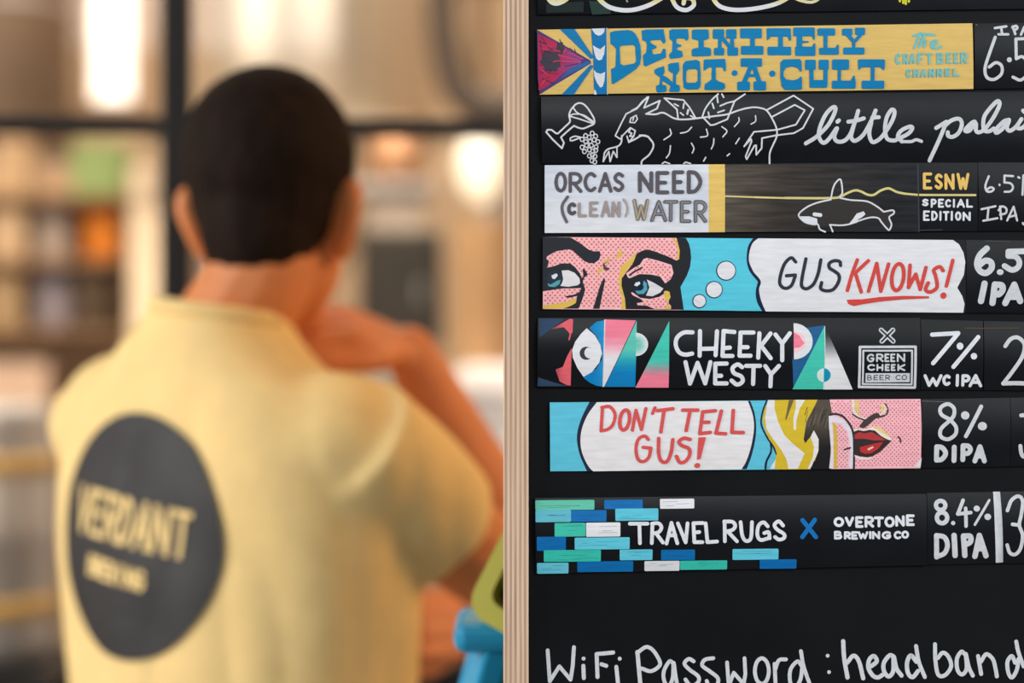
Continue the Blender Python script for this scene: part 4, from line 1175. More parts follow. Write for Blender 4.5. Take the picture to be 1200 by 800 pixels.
M_floor = material('sealed_concrete', (150, 140, 128), 0.45, 0, 0.15, 3)
M_wall = material('warm_plaster', (214, 188, 158), 0.8, 0, 0.10, 1.6)
M_black = material('black_steel', (22, 22, 24), 0.45, 0.2, 0.2, 20)
M_black2 = material('black_plastic', (20, 20, 22), 0.5, 0, 0.2, 20)
M_steel = material('brushed_steel', (222, 206, 184), 0.34, 0.75, 0.10, 3, (20, 20, 1))
M_steel2 = material('dull_steel', (170, 164, 160), 0.4, 0.6, 0.15, 6)
struct(bxo('floor', (0, 5.0, -0.05), (12, 18, 0.1), M_floor))
struct(bxo('wall_back', (0, 10.1, 2.4), (12, 0.2, 4.8), M_wall))
struct(bxo('wall_left', (-5.0, 6.6, 2.4), (0.2, 6.9, 4.8), M_wall))
struct(bxo('wall_right', (5.0, 6.6, 2.4), (0.2, 6.9, 4.8), M_wall))

# glazed black-framed partition between the bar and the brewhouse
PR = Matrix.Rotation(math.radians(6), 3, 'Z')
def pw(x, z, t=0.0):                                   # point on the partition plane
    v = PR @ Vector((x + 0.42, t, 0))
    return Vector((v.x - 0.42, v.y + 3.0, z))


win = bpy.data.objects.new('window_1', None)
COL.objects.link(win); win.location = pw(0, 0); win['kind'] = 'structure'
def bar(name, x0, x1, z0, z1, t, mat=None):
    return bxo(name, pw((x0 + x1) / 2, (z0 + z1) / 2), (x1 - x0, t, z1 - z0), mat or M_black, win, 0.003, PR)


XS = [-3.00, -1.72, -0.416, 0.90, 2.2]
for x in XS: bar('mullion', x - 0.0185, x + 0.0185, 0, 2.95, 0.05)
for z in (0.03, 0.9, 1.767, 2.93):
    for a, b_ in zip(XS, XS[1:]): bar('glazing_bar', a + 0.0185, b_ - 0.0185, z - 0.0105, z + 0.0105, 0.045)
mg = bpy.data.materials.new('clear_glass')
mg.use_nodes = True
nt = mg.node_tree
nt.nodes.remove(nt.nodes['Principled BSDF'])
tr = nt.nodes.new('ShaderNodeBsdfTransparent'); gl = nt.nodes.new('ShaderNodeBsdfGlossy'); fr = nt.nodes.new('ShaderNodeLayerWeight'); pw5 = nt.nodes.new('ShaderNodeMath'); mxs = nt.nodes.new('ShaderNodeMixShader')
gl.inputs['Roughness'].default_value = 0.02; fr.inputs['Blend'].default_value = 0.5; pw5.operation = 'POWER'; pw5.inputs[1].default_value = 4.0
tr.inputs['Color'].default_value = (0.98, 0.985, 0.98, 1)
sc5 = nt.nodes.new('ShaderNodeMath'); sc5.operation = 'MULTIPLY_ADD'; sc5.inputs[1].default_value = 0.6; sc5.inputs[2].default_value = 0.015
nt.links.new(fr.outputs['Facing'], pw5.inputs[0]); nt.links.new(pw5.outputs[0], sc5.inputs[0]); nt.links.new(sc5.outputs[0], mxs.inputs[0]); nt.links.new(tr.outputs[0], mxs.inputs[1]); nt.links.new(gl.outputs[0], mxs.inputs[2])
nt.links.new(mxs.outputs[0], nt.nodes['Material Output'].inputs['Surface'])
for a, b_ in zip(XS, XS[1:]):
    for z0, z1 in ((0.0405, 0.8895), (0.9105, 1.7565), (1.7775, 2.9195)):
        bar('pane', a + 0.0185, b_ - 0.0185, z0, z1, 0.004, mg)

# bright window slot in the far wall
w2 = bpy.data.objects.new('window_2', None)
COL.objects.link(w2); w2['kind'] = 'structure'
c = at(134, 40, 10.0); w2.location = (c.x, 9.97, 2.46)
ml = bpy.data.materials.new('daylit_glass')
ml.use_nodes = True
bs = ml.node_tree.nodes['Principled BSDF']
bs.inputs['Emission Color'].default_value = (1.0, 0.96, 0.88, 1); bs.inputs['Emission Strength'].default_value = 1.7
bxo('pane', (c.x, 9.985, 3.16), (0.160, 0.01, 1.34), ml, w2)
for sx_, w_ in ((-0.0925, 0.025), (0.0925, 0.025)): bxo('window_frame', (c.x + sx_, 9.97, 3.16), (w_, 0.06, 1.4), M_wall, w2, 0.004)
for z in (2.475, 3.845): bxo('window_sill', (c.x, 9.96, z), (0.30, 0.08, 0.03), M_wall, w2, 0.004)

# ================================================================== brewhouse behind the glass
def tank(name, px, d, r, zb, zt, label, mat, legs=4):
    c = at(px, 400, d); base = Vector((c.x, d, 0))
    root = empty(name, base, label, 'tank', 'steel brewing tanks behind the glass')
    bm = bmesh.new()
    lathe(bm, [(r * .98, zb), (r, zb + .02), (r, zt - .02), (r * .98, zt)], base, 64)
    ob('body', bm, mat, root, True)
    bm = bmesh.new()
    lathe(bm, [(0.05, zb - r * 1.25), (0.06, zb - r * 1.2), (r * .6, zb - r * .46), (r * .98, zb + .001)], base, 64)
    ob('cone', bm, mat, root, True)
    bm = bmesh.new()
    lathe(bm, [(r * .99, zt - .001), (r * .85, zt + r * .2), (r * .5, zt + r * .34), (0.06, zt + r * .38)], base, 64)
    ob('dome', bm, mat, root, True)
    for z in (zb + .01, zb + (zt - zb) * .45):
        bm = bmesh.new(); lathe(bm, [(r + .001, z - .015), (r + .008, z - .012), (r + .008, z + .012), (r + .001, z + .015)], base, 64)
        ob('band', bm, M_steel2, root, True)
    bm = bmesh.new(); tube(bm, [base + Vector((0, 0, zb - r * 1.2)), base + Vector((0, 0, zb - r * 1.5)), base + Vector((0, -.22, zb - r * 1.6))], .025, n=5)
    ob('outlet_pipe', bm, M_steel2, root, True)
    for k in range(legs):
        a = math.pi / 4 + k * math.pi / 2
        u = Vector((math.cos(a), math.sin(a), 0)) * (r * .9)
        bm = bmesh.new(); tube(bm, [base + u + Vector((0, 0, zb + .05)), base + u], .03, caps=False)
        lathe(bm, [(.05, 0), (.05, .02), (.03, .03)], base + u, 20)
        ob('leg', bm, M_steel2, root, True)
    return root


tank('brewing_tank', 345, 7.4, 0.46, 2.12, 3.5, 'wide pale steel tank above the man in the cream shirt', M_steel)
tank('brewing_tank', 640, 8.4, 0.30, 2.05, 3.5, 'steel tank at the top, half hidden by the plywood edge', M_steel)
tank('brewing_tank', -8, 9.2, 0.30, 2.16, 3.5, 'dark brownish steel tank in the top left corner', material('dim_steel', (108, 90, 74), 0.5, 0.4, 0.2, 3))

# dark hose
bm = bmesh.new()
tube(bm, [at(515, -160, 6.4), at(517, -20, 6.4), at(520, 45, 6.4), at(532, 95, 6.4), at(560, 122, 6.4), at(640, 128, 6.4)], 0.045)
tag(ob('hose', bm, material('brown_rubber', (74, 62, 54), .6, 0, .15, 12), None, True), 'dark hose hanging in a bend beside the plywood edge, above the glazing bar', 'hose')

# globe lamp
lc = at(563, 196, 6.8)
lamp = empty('globe_lamp', lc, 'warm glowing round lamp beside the plywood edge', 'lamp')
mlm = bpy.data.materials.new('opal_glass_lit'); mlm.use_nodes = True
bs = mlm.node_tree.nodes['Principled BSDF']
bs.inputs['Emission Color'].default_value = (1.0, 0.83, 0.55, 1); bs.inputs['Emission Strength'].default_value = 0.9
bm = bmesh.new(); ellipsoid(bm, lc, (.066, .066, .10)); ob('globe', bm, mlm, lamp, True)
bm = bmesh.new(); lathe(bm, [(.02, .092), (.045, .096), (.045, .125), (.015, .15)], lc, 24); ob('cap', bm, M_black, lamp, True)
bm = bmesh.new(); tube(bm, [lc + Vector((0, 0, .14)), lc + Vector((0, 0, 3.0))], .006, caps=False); ob('cord', bm, M_black, lamp)

# keg with two gold bands on a black stand
kd = 5.0
kc = at(-50, 400, kd); kz = 0.845
M_keg = material('keg_steel', (205, 202, 200), 0.36, 0.55, 0.12, 5)
M_gold = material('gold_band', (214, 172, 98), 0.5, 0.1, 0.12, 8)
keg = empty('keg', (kc.x, kd, kz), 'steel keg with two gold bands at the left edge', 'keg')
bm = bmesh.new()
lathe(bm, [(.165, 0), (.19, .012), (.195, .05), (.19, .075), (.198, .10), (.198, .24), (.203, .255), (.203, .275), (.198, .29), (.198, .43), (.19, .455), (.195, .48), (.19, .52), (.165, .53), (.16, .505), (.05, .50)], (kc.x, kd, kz), 56)
ob('shell', bm, M_keg, keg, True)
for z in (.115, .405):
    bm = bmesh.new(); lathe(bm, [(.197, z - .02), (.202, z - .018), (.202, z + .018), (.197, z + .02)], (kc.x, kd, kz), 56); ob('band', bm, M_gold, keg, True)
bm = bmesh.new(); lathe(bm, [(.03, .495), (.03, .52), (.02, .525)], (kc.x, kd, kz), 24); ob('valve', bm, M_steel2, keg, True)
st = empty('keg_stand', (kc.x - .1, kd, 0), 'black stand under the keg with gold bands', 'stand')
bxo('top', (kc.x - .1, kd, kz - .02), (.66, .46, .04), M_black, st, .004)
bxo('front_panel', (kc.x - .1, kd - .2, kz - .2), (.62, .02, .32), M_black, st, .004)
for sx_ in (-.3, .3):
    for sy in (-.2, .2): bxo('leg', (kc.x - .1 + sx_, kd + sy * .95, (kz - .04) / 2), (.05, .05, kz - .04), M_black, st, .004)

# shelving with goods, left of the man
rd = 8.0
def rx(px): return at(px, 400, rd).x
def rz(py): return at(0, py, rd).z
M_wood = material('brown_timber', (150, 118, 88), 0.7, 0, 0.2, 4, (1, 1, 8))
rack = empty('storage_rack', ((rx(-60) + rx(210)) / 2, rd, 0), 'brown timber shelving behind the glass, left of the black mullion', 'shelving')
for py in (230, 304, 384, 470):
    bxo('shelf', ((rx(-60) + rx(210)) / 2, rd + .1, rz(py) - .012), (rx(210) - rx(-60), .5, .024), M_wood, rack, .003)
for px in (-58, 208):
    for yy in (-.13, .33): bxo('upright', (rx(px), rd + .1 + yy, (rz(160)) / 2), (.035, .035, rz(160)), M_wood, rack, .003)
bxo('back_panel', ((rx(-60) + rx(210)) / 2, rd + .345, rz(480) + .40), (rx(206) - rx(-56), .012, rz(170) - rz(480)), material('tan_back_panel', (196, 166, 138), .8, 0, .1, 3), rack)


def carton(px0, px1, py0, py1, rgb, name, label, cat, dy=.0):
    w_, h = rx(px1) - rx(px0), rz(py0) - rz(py1)
    c = Vector(((rx(px0) + rx(px1)) / 2, rd + dy, rz(py1)))
    m = material(name + '_surface', rgb, .7, 0, .1, 8)
    root = empty(name, c, label, cat)
    bxo('body', (c.x, rd + dy, c.z + h * .44), (w_, .2, h * .88), m, root, .006)
    bxo('lid', (c.x, rd + dy, c.z + h * .93), (w_ * 1.04, .21, h * .14), m, root, .006)
    return root


def vessel(px0, px1, py0, py1, rgb, name, label, cat, taper=.85, rough=.5, d_=None):
    d0 = d_ or rd
    s_ = d0 / rd
    a, b_ = at(px0, py1, d0), at(px1, py0, d0)
    r, h = (b_.x - a.x) / 2, b_.z - a.z
    c = Vector(((a.x + b_.x) / 2, d0, a.z))
    m = material(name + '_surface', rgb, rough, 0, .1, 8)
    root = empty(name, c, label, cat)
    bm = bmesh.new(); lathe(bm, [(r * taper * .96, 0), (r * taper, .005), (r, h * .94)], c, 32); ob('body', bm, m, root, True)
    bm = bmesh.new(); lathe(bm, [(r * .99, h * .939), (r * 1.04, h * .94), (r * 1.04, h * .985), (r * .98, h)], c, 32); ob('lid', bm, m, root, True)
    return root


carton(0, 38, 166, 230, (196, 164, 128), 'cardboard_box', 'tan cardboard box on the top shelf at the left edge', 'box')
carton(90, 152, 172, 230, (150, 174, 112), 'green_crate', 'green crate on the top shelf above the orange tub', 'crate')
vessel(96, 146, 233, 304, (236, 138, 36), 'orange_tub', 'bright orange tub on the shelf below the green crate', 'tub')
carton(92, 134, 312, 384, (88, 70, 52), 'dark_brown_box', 'dark brown box on the shelf below the orange tub', 'box')
vessel(42, 84, 238, 304, (176, 160, 150), 'grey_tub', 'grey tub on the shelf left of the orange tub', 'tub', 1.0)
vessel(42, 86, 312, 384, (158, 148, 158), 'grey_drum', 'purplish grey drum on the shelf left of the dark brown box', 'drum', 1.0)
carton(-4, 34, 246, 304, (206, 176, 142), 'cardboard_box', 'tan cardboard box at the left edge, level with the orange tub', 'box')
carton(-6, 30, 326, 384, (176, 148, 112), 'cardboard_box', 'brown cardboard box at the left edge, level with the dark brown box', 'box')
carton(-30, 62, 424, 470, (222, 192, 170), 'flat_box', 'pale pinkish flat box on the lowest visible shelf, over the keg', 'box')
# tall cream cylinder in front of the shelving
vessel(152, 190, 196, 1050, (240, 218, 190), 'cream_column', 'tall cream column standing left of the black mullion', 'column', 1.0, .5, 7.4)

# control cabinet, bulk tank and carton, right of the man
cd = 6.0
cb = at(470, 400, cd); top = at(470, 272, cd).z
M_dark = material('dark_grey_cabinet', (66, 62, 54), .5, 0, .15, 8)
cab = empty('control_cabinet', (cb.x, cd, 0), 'dark grey cabinet on a post, right of the head of the man', 'cabinet')
bxo('body', (cb.x, cd, top - .14), (.20, .14, .28), M_dark, cab, .006)
bxo('door', (cb.x, cd - .073, top - .14), (.18, .01, .25), material('cabinet_door', (54, 48, 40), .5, 0, .15, 8), cab, .003)
bxo('handle', (cb.x + .05, cd - .083, top - .15), (.014, .012, .05), M_steel2, cab, .003)
bxo('post', (cb.x, cd + .02, (top - .28) / 2), (.06, .06, top - .28), M_steel2, cab, .004)
bxo('foot', (cb.x, cd + .02, .01), (.24, .24, .02), M_steel2, cab, .004)

td = 6.3
x0 = at(522, 400, td).x; zt = at(0, 428, td).z
tote = empty('bulk_container', (x0 + .5, td + .5, 0), 'white bulk container half hidden behind the plywood edge', 'container')
M_white = material('white_plastic', (236, 232, 236), .45, 0, .05, 6)
bxo('bottle', (x0 + .5, td + .5, .14 + (zt - .14) / 2), (.98, .98, zt - .14), M_white, tote, .05)
bxo('pallet', (x0 + .5, td + .5, .07), (1.02, 1.02, .14), M_wood, tote, .006)
for k in range(5):
    bxo('cage_bar', (x0 + .02 + k * .24, td - .005, .14 + (zt - .2) / 2), (.016, .016, zt - .2), M_steel2, tote)
for z in (.5, .85, zt - .08):
    bxo('cage_bar', (x0 + .5, td - .012, z), (1.0, .014, .014), M_steel2, tote)
cx0, cx1 = at(516, 0, 6.55).x, at(650, 0, 6.55).x
ch = at(0, 262, 6.55).z - zt
big = empty('cardboard_carton', ((cx0 + cx1) / 2, 6.66, zt), 'brown cardboard carton standing on the white bulk container', 'box')
M_card = material('brown_card', (184, 146, 106), .8, 0, .1, 5)
cxm = max(cx0, x0 + .02)
bxo('body', ((cxm + cx1) / 2, 6.66, zt + ch / 2), (cx1 - cxm, .3, ch), M_card, big, .006)
bxo('flap', ((cxm + cx1) / 2, 6.66, zt + ch + .004), (cx1 - cxm - .02, .28, .008), M_card, big, .002)
bxo('tape', ((cxm + cx1) / 2, 6.506, zt + ch / 2), (.05, .003, ch), material('parcel_tape', (150, 112, 76), .5), big)
# copper pot on a bracket shelf
cp = at(466, 215, 6.6)
bxs = empty('copper_pot', cp, 'copper coloured pot beside the head of the man, under the glazing bar', 'pot')
M_cop = material('copper', (196, 148, 112), .4, .4, .1, 5)
bm = bmesh.new(); lathe(bm, [(.05, 0), (.075, .01), (.085, .06), (.07, .12), (.06, .135)], cp, 32); ob('body', bm, M_cop, bxs, True)
bm = bmesh.new(); lathe(bm, [(.064, .134), (.05, .15), (.015, .16), (.012, .175)], cp, 32); ob('lid', bm, M_cop, bxs, True)
sh = empty('plinth', (cp.x, 6.6, 0), 'grey plinth under the copper coloured pot', 'plinth')
bxo('shaft', (cp.x, 6.6, (cp.z - .03) / 2), (.15, .15, cp.z - .03), material('grey_plinth', (176, 160, 146), .7, 0, .1, 6), sh, .01)
bxo('top', (cp.x, 6.6, cp.z - .015), (.2, .2, .03), M_steel2, sh, .005)

# black counter with a rust red crate
ctd = 4.6
ctz = at(0, 776, ctd).z
xa, xb = at(430, 0, ctd).x, at(760, 0, ctd).x
ct = empty('counter', ((xa + xb) / 2, ctd + .25, 0), 'black counter low behind the glass, right of the man', 'counter')
bxo('top', ((xa + xb) / 2, ctd + .25, ctz - .02), (xb - xa, .52, .04), M_black, ct, .004)
bxo('front_panel', ((xa + xb) / 2, ctd + .04, (ctz - .04) / 2), (xb - xa - .04, .03, ctz - .04), M_black, ct, .004)
for x in (xa + .03, xb - .03): bxo('side_panel', (x, ctd + .27, (ctz - .04) / 2), (.03, .42, ctz - .04), M_black, ct, .004)
rc = Vector((at(500, 0, ctd + .2).x, ctd + .2, ctz))
cr = empty('red_crate', rc, 'rust red crate on the black counter', 'crate')
M_rust = material('rust_red_plastic', (150, 66, 30), .6, 0, .1, 8)
bxo('base', rc + Vector((0, 0, .006)), (.25, .2, .012), M_rust, cr)
for sy in (-.095, .095): bxo('side', rc + Vector((0, sy, .045)), (.25, .012, .09), M_rust, cr, .003)
for sx_ in (-.12, .12): bxo('end', rc + Vector((sx_, 0, .045)), (.012, .18, .09), M_rust, cr, .003)

# ================================================================== blue step ladder and the green-cased tablet
ld = 1.80
ltop = at(0, 724, ld).z
lx0, lx1 = at(560, 0, ld).x, at(560, 0, ld).x + .30
M_blue = material('blue_ladder_paint', (30, 156, 206), .4, 0, .08, 10)
lad = empty('step_ladder', ((lx0 + lx1) / 2, ld + .2, 0), 'bright blue step ladder with a tilted tablet in a lime green case, beside the plywood edge', 'ladder')
bxo('top_cap', ((lx0 + lx1) / 2, ld + .03, ltop - .012), (lx1 - lx0 + .035, .12, .022), M_blue, lad, .008)
def slab(name, a, b_, w_, t, mat, parent):
    a, b_ = Vector(a), Vector(b_)
    q = (b_ - a).to_track_quat('Z', 'X').to_matrix()
    return bxo(name, (a + b_) / 2, (w_, t, (b_ - a).length), mat, parent, .004, Matrix((q.col[0], q.col[1], q.col[2])).transposed())


spread = .36
fl = {}
for sgn, xt in ((-1, lx0 + .012), (1, lx1 - .012)):
    slab('front_rail', (xt, ld, ltop - .02), (xt + sgn * spread, ld - .06, .0), .021, .05, M_blue, lad)
    slab('rear_rail', (xt, ld + .06, ltop - .02), (xt + sgn * spread, ld + .24, .0), .021, .04, M_blue, lad)
for k in range(1, 4):
    t = k / 4
    xx0 = lx0 + .012 - spread * t; xx1 = lx1 - .012 + spread * t
    bxo('step', ((xx0 + xx1) / 2, ld - .06 * t, ltop * (1 - t)), (xx1 - xx0, .09, .022), M_blue, lad, .003)

# tilted tablet in a lime case, attached to the ladder as one of its parts
def rrect(bm, w_, h, r, t, M, y0=0.0, hole=None):
    def loop(w_, h, r):
        o = []
        for cx, cy, a0 in ((w_ / 2 - r, h / 2 - r, 0), (-w_ / 2 + r, h / 2 - r, 90), (-w_ / 2 + r, -h / 2 + r, 180), (w_ / 2 - r, -h / 2 + r, 270)):
            for k in range(7):
                a = math.radians(a0 + 15 * k); o.append((cx + r * math.cos(a), cy + r * math.sin(a)))
        return o
    L = loop(w_, h, r)
    fr_ = [bm.verts.new(M @ Vector((x, y0, z))) for x, z in L]
    bk = [bm.verts.new(M @ Vector((x, y0 + t, z))) for x, z in L]
    n = len(L)
    for i in range(n):
        j = (i + 1) % n
        bm.faces.new((fr_[i], bk[i], bk[j], fr_[j]))
    if hole:
        H = loop(*hole)
        hf = [bm.verts.new(M @ Vector((x, y0, z))) for x, z in H]
        hb = [bm.verts.new(M @ Vector((x, y0 + t, z))) for x, z in H]
        for i in range(n):
            j = (i + 1) % n
            bm.faces.new((fr_[i], fr_[j], hf[j], hf[i])); bm.faces.new((bk[j], bk[i], hb[i], hb[j])); bm.faces.new((hf[i], hf[j], hb[j], hb[i]))
    else:
        bm.faces.new(fr_); bm.faces.new(list(reversed(bk)))
    bmesh.ops.recalc_face_normals(bm, faces=bm.faces[:])


td2 = 1.79
P0 = at(551, 716, td2)
TM = Matrix.Rotation(math.radians(27), 3, 'Y') @ Matrix.Rotation(math.radians(-16), 3, 'Z')
tw, th = .100, .150
tcen = P0 + TM @ Vector((tw / 2, 0, th / 2))
TT = Matrix.Translation(tcen) @ TM.to_4x4()
bm = bmesh.new(); rrect(bm, tw, th, .018, .04, TT, -.02, (tw - .026, th - .030, .010)); holder = tag(ob('tablet_case', bm, material('lime_plastic', (190, 188, 84), .6, 0, .06, 10), lad), 'lime green case of a tilted tablet, with a dark opening')
bm = bmesh.new(); rrect(bm, tw - .0262, th - .0302, .010, .012, TT, .004); ob('liner', bm, material('black_liner', (8, 8, 10), .6, 0, .1, 10, spec=.2), holder)

# ================================================================== the man
TH = math.radians(40)
BC = Vector((-0.262, 2.30, 0))
RX = Vector((math.cos(TH), -math.sin(TH), 0)); FY = Vector((math.sin(TH), math.cos(TH), 0)); UZ = Vector((0, 0, 1))
def B(x, y, z):
    p = BC + RX * x + FY * y + UZ * z
    p.z -= .13 * (p.x - BC.x) * max(0, min(1, (p.z - 1.25) / .25))      # right shoulder held lower
    return p


def loft(bm, rows, seg=40, pw_=2.4):
    rings = []
    for z, a, b_, cx, cy in rows:
        ring = []
        for k in range(seg):
            t = 2 * math.pi * k / seg
            c_, s_ = math.cos(t), math.sin(t)
            x = a * math.copysign(abs(c_) ** (2 / pw_), c_); y = b_ * math.copysign(abs(s_) ** (2 / pw_), s_)
            ring.append(bm.verts.new(B(cx + x, cy + y, z)))
        rings.append(ring)
    for p_, q_ in zip(rings, rings[1:]):
        for k in range(seg):
            j = (k + 1) % seg
            bm.faces.new((p_[k], p_[j], q_[j], q_[k]))
    bm.faces.new(list(reversed(rings[0]))); bm.faces.new(rings[-1])
    bmesh.ops.recalc_face_normals(bm, faces=bm.faces[:])


def fused(name, bm, voxel, smooth, mat, parent):
    """One continuous skin over all the pieces in bm."""
    me = bpy.data.meshes.new(name + '_raw')
    bm.to_mesh(me); bm.free()
    o = bpy.data.objects.new(name + '_raw', me)
    COL.objects.link(o)
    m = o.modifiers.new('r', 'REMESH'); m.mode = 'VOXEL'; m.voxel_size = voxel
    if smooth:
        k = o.modifiers.new('s', 'SMOOTH'); k.factor = 0.5; k.iterations = smooth
    dg = bpy.context.evaluated_depsgraph_get()
    me2 = bpy.data.meshes.new_from_object(o.evaluated_get(dg))
    me2.name = name
    bpy.data.objects.remove(o)
    me2.materials.clear(); me2.materials.append(mat)
    for p_ in me2.polygons: p_.use_smooth = True
    r = bpy.data.objects.new(name, me2)
    COL.objects.link(r)
    if parent is not None:
        r.parent = parent; r.matrix_parent_inverse = Matrix.Translation(parent.location).inverted()
    return r


M_skin = material('skin', (216, 136, 84), .5, 0, .06, 25)
bsdf = M_skin.node_tree.nodes['Principled BSDF']
bsdf.inputs['Subsurface Weight'].default_value = 0.15
bsdf.inputs['Subsurface Radius'].default_value = (0.012, 0.004, 0.002)
M_hair = material('dark_hair', (30, 19, 14), .8, 0, .4, 90, (1, 1, .35), .4, spec=.15)
M_shirt = material('cream_cotton', (240, 210, 146), .85, 0, .05, 30, bump=.15)
M_print = material('charcoal_print', (42, 43, 47), .6, 0, .12, 30)
M_jean = material('dark_denim', (38, 42, 56), .85, 0, .2, 60)
M_shoe = material('black_shoe', (30, 29, 30), .6)

man = empty('person', BC, 'short-haired man in a cream t-shirt with a black round print, hand at chin', 'person')

# ---- joints (world)
hy = math.radians(14)
HX = Vector((math.cos(hy), -math.sin(hy), 0)); HF = Vector((math.sin(hy), math.cos(hy), 0))
HC = Vector((-0.2305, 2.33, 1.630))
def H(x, y, z): return HC + HX * x + HF * y + UZ * z


rs, re, rw = B(0.163, -0.01, 1.418), Vector((0.034, 2.37, 1.240)), Vector((-0.104, 2.455, 1.490))
ls, le, lw = B(-0.160, -0.01, 1.415), Vector((-0.365, 2.63, 1.165)), Vector((-0.178, 2.585, 1.185))
hips = [B(-0.095, 0, 0.90), B(0.095, 0, 0.90)]

bm = bmesh.new()
# head: skull, jaw, nose, brow, ears
MH = Matrix((HX, HF, UZ)).transposed()
ellipsoid(bm, H(0, -.005, .034), (.073, .094, .095), mat=MH)
ellipsoid(bm, H(0, .022, -.045), (.060, .070, .072), mat=MH)
ellipsoid(bm, H(0, .070, -.092), (.028, .024, .022), mat=MH)
tube(bm, [H(0, .088, .022), H(0, .104, -.012), H(0, .108, -.028)], [.009, .012, .015], n=3)
tube(bm, [H(-.042, .076, .030), H(0, .088, .034), H(.042, .076, .030)], [.010, .012, .010])
tube(bm, [H(-.022, .084, -.062), H(0, .092, -.060), H(.022, .084, -.062)], [.007, .009, .007])
for sg in (-1, 1):
    tube(bm, [H(sg * .070, .002, -.044), H(sg * .079, -.010, -.020), H(sg * .085, -.014, .004), H(sg * .079, .002, .016), H(sg * .072, .008, -.002)], [.010, .0105, .0105, .010, .008])
    ellipsoid(bm, H(sg * .074, -.002, -.016), (.009, .016, .026), 16, 10, MH)
# neck and trunk
tube(bm, [H(0, -.028, -.030), H(-.002, -.040, -.075), B(0, -.015, 1.50), B(0, -.01, 1.44)], [.056, .052, .056, .080])
loft(bm, [(0.84, .15, .10, 0, 0), (0.95, .16, .105, 0, 0), (1.08, .145, .095, 0, .005), (1.2, .155, .10, 0, .005), (1.33, .165, .095, 0, 0), (1.41, .135, .07, 0, -.005), (1.455, .08, .05, 0, -.01)])
# arms
tube(bm, [rs, (rs + re) / 2 + Vector((0, 0, -.006)), re], [.036, .047, .042])
tube(bm, [re, re.lerp(rw, .3), re.lerp(rw, .7), rw], [.040, .043, .034, .027])
tube(bm, [ls, (ls + le) / 2, le], [.046, .046, .039])
tube(bm, [le, le.lerp(lw, .3), le.lerp(lw, .7), lw], [.039, .042, .033, .027])


def hand(bm, wrist, d, n, curl, spread_=.0205, thumb=None, sz=1.0, fl=(.044, .028, .022)):
    """Palm and five fingers: d = along the hand, n = out of the back of the hand."""
    d = d.normalized(); n = (n - d * n.dot(d)).normalized(); a = d.cross(n)
    palm = .088 * sz
    for i in range(4):
        k = wrist + d * palm * (.97 if i in (1, 2) else .91) + a * (i - 1.5) * spread_ * sz
        tube(bm, [wrist + d * .005 + a * (i - 1.5) * .011 * sz, wrist + d * palm * .5 + a * (i - 1.5) * .017 * sz, k], [.015 * sz, .0145 * sz, .0115 * sz], n=4)
        ang = 0; p0 = k; L = (.92, 1.05, 1.0, .8)[i]
        pts, rad = [p0], [.0105 * sz]
        for j, l in enumerate(fl):
            ang += curl[j]
            p0 = p0 + (d * math.cos(ang) - n * math.sin(ang)) * l * L * sz
            pts.append(p0); rad.append((.0098, .0090, .0080)[j] * sz)
        tube(bm, pts, rad, n=4)
    t = thumb or 1
    b0 = wrist + d * .022 * sz - a * t * .018 * sz
    tube(bm, [b0, b0 + d * .030 * sz - a * t * .022 * sz - n * .012 * sz, b0 + d * .062 * sz - a * t * .026 * sz - n * .026 * sz, b0 + d * .086 * sz - a * t * .018 * sz - n * .034 * sz], [.0155 * sz, .0135 * sz, .0108 * sz, .0088 * sz], n=4)


chin = H(0.022, .075, -.112)
hand(bm, rw, chin - rw + Vector((-.01, 0, .012)), Vector((.25, -.35, 1.0)), (.55, 1.0, .8), thumb=1)
hand(bm, lw, Vector((.9, .10, .12)), Vector((-.1, -.9, .25)), (.5, .7, .5), thumb=-1)
# legs and feet
for i, (hp, kx) in enumerate(zip(hips, (-.11, .11))):
    kn = B(kx, .03, .49); an = B(kx * 1.1, -.02, .09)
    tube(bm, [hp, kn, an], [.078, .055, .040])
    tube(bm, [an - UZ * .04, B(kx * 1.2, .06, .045), B(kx * 1.3, .15, .035)], [.036, .036, .028])
body = fused('body', bm, .0045, 3, M_skin, man)

# ---- face details
for sg in (-1, 1):
    bm = bmesh.new(); ellipsoid(bm, H(sg * .030, .073, .014), (.0125, .0125, .0100), 20, 14, MH)
    e = ob('eye', bm, material('eye_white', (232, 228, 222), .2, 0, .02), body, True)
    bm = bmesh.new(); ellipsoid(bm, H(sg * .030, .0845, .014), (.0055, .003, .0055), 16, 10, MH); ob('iris', bm, material('iris', (64, 44, 30), .2), e, True)
    bm = bmesh.new(); tube(bm, [H(sg * .016, .096, .036), H(sg * .032, .094, .041), H(sg * .048, .080, .036)], [.0035, .0042, .003]); ob('eyebrow', bm, M_hair, body, True)
bm = bmesh.new(); tube(bm, [H(-.024, .087, -.062), H(-.008, .098, -.059), H(.008, .098, -.059), H(.024, .087, -.062)], [.003, .0055, .0055, .003]); ob('lips', bm, material('lips', (176, 96, 84), .45), body, True)

# ---- hair
bm = bmesh.new()
ellipsoid(bm, H(0, -.012, .047), (.0815, .098, .0885), 64, 48, MH)
ellipsoid(bm, H(0, -.034, -.014), (.058, .066, .084), 48, 32, MH)
ellipsoid(bm, H(0, -.022, .014), (.072, .076, .078), 48, 32, MH)
ellipsoid(bm, H(0, .030, .082), (.060, .062, .046), 48, 32, MH)
for sg in (-1, 1): ellipsoid(bm, H(sg * .066, .030, .010), (.009, .014, .030), 24, 16, MH)
hair = fused('hair', bm, .0035, 12, M_hair, man)
for v in hair.data.vertices:
    p_ = v.co
    v.co = p_ + v.normal * (noise.noise(Vector((p_.x * 60, p_.y * 60, p_.z * 25))) * .0010 + noise.noise(p_ * 170) * .0008)

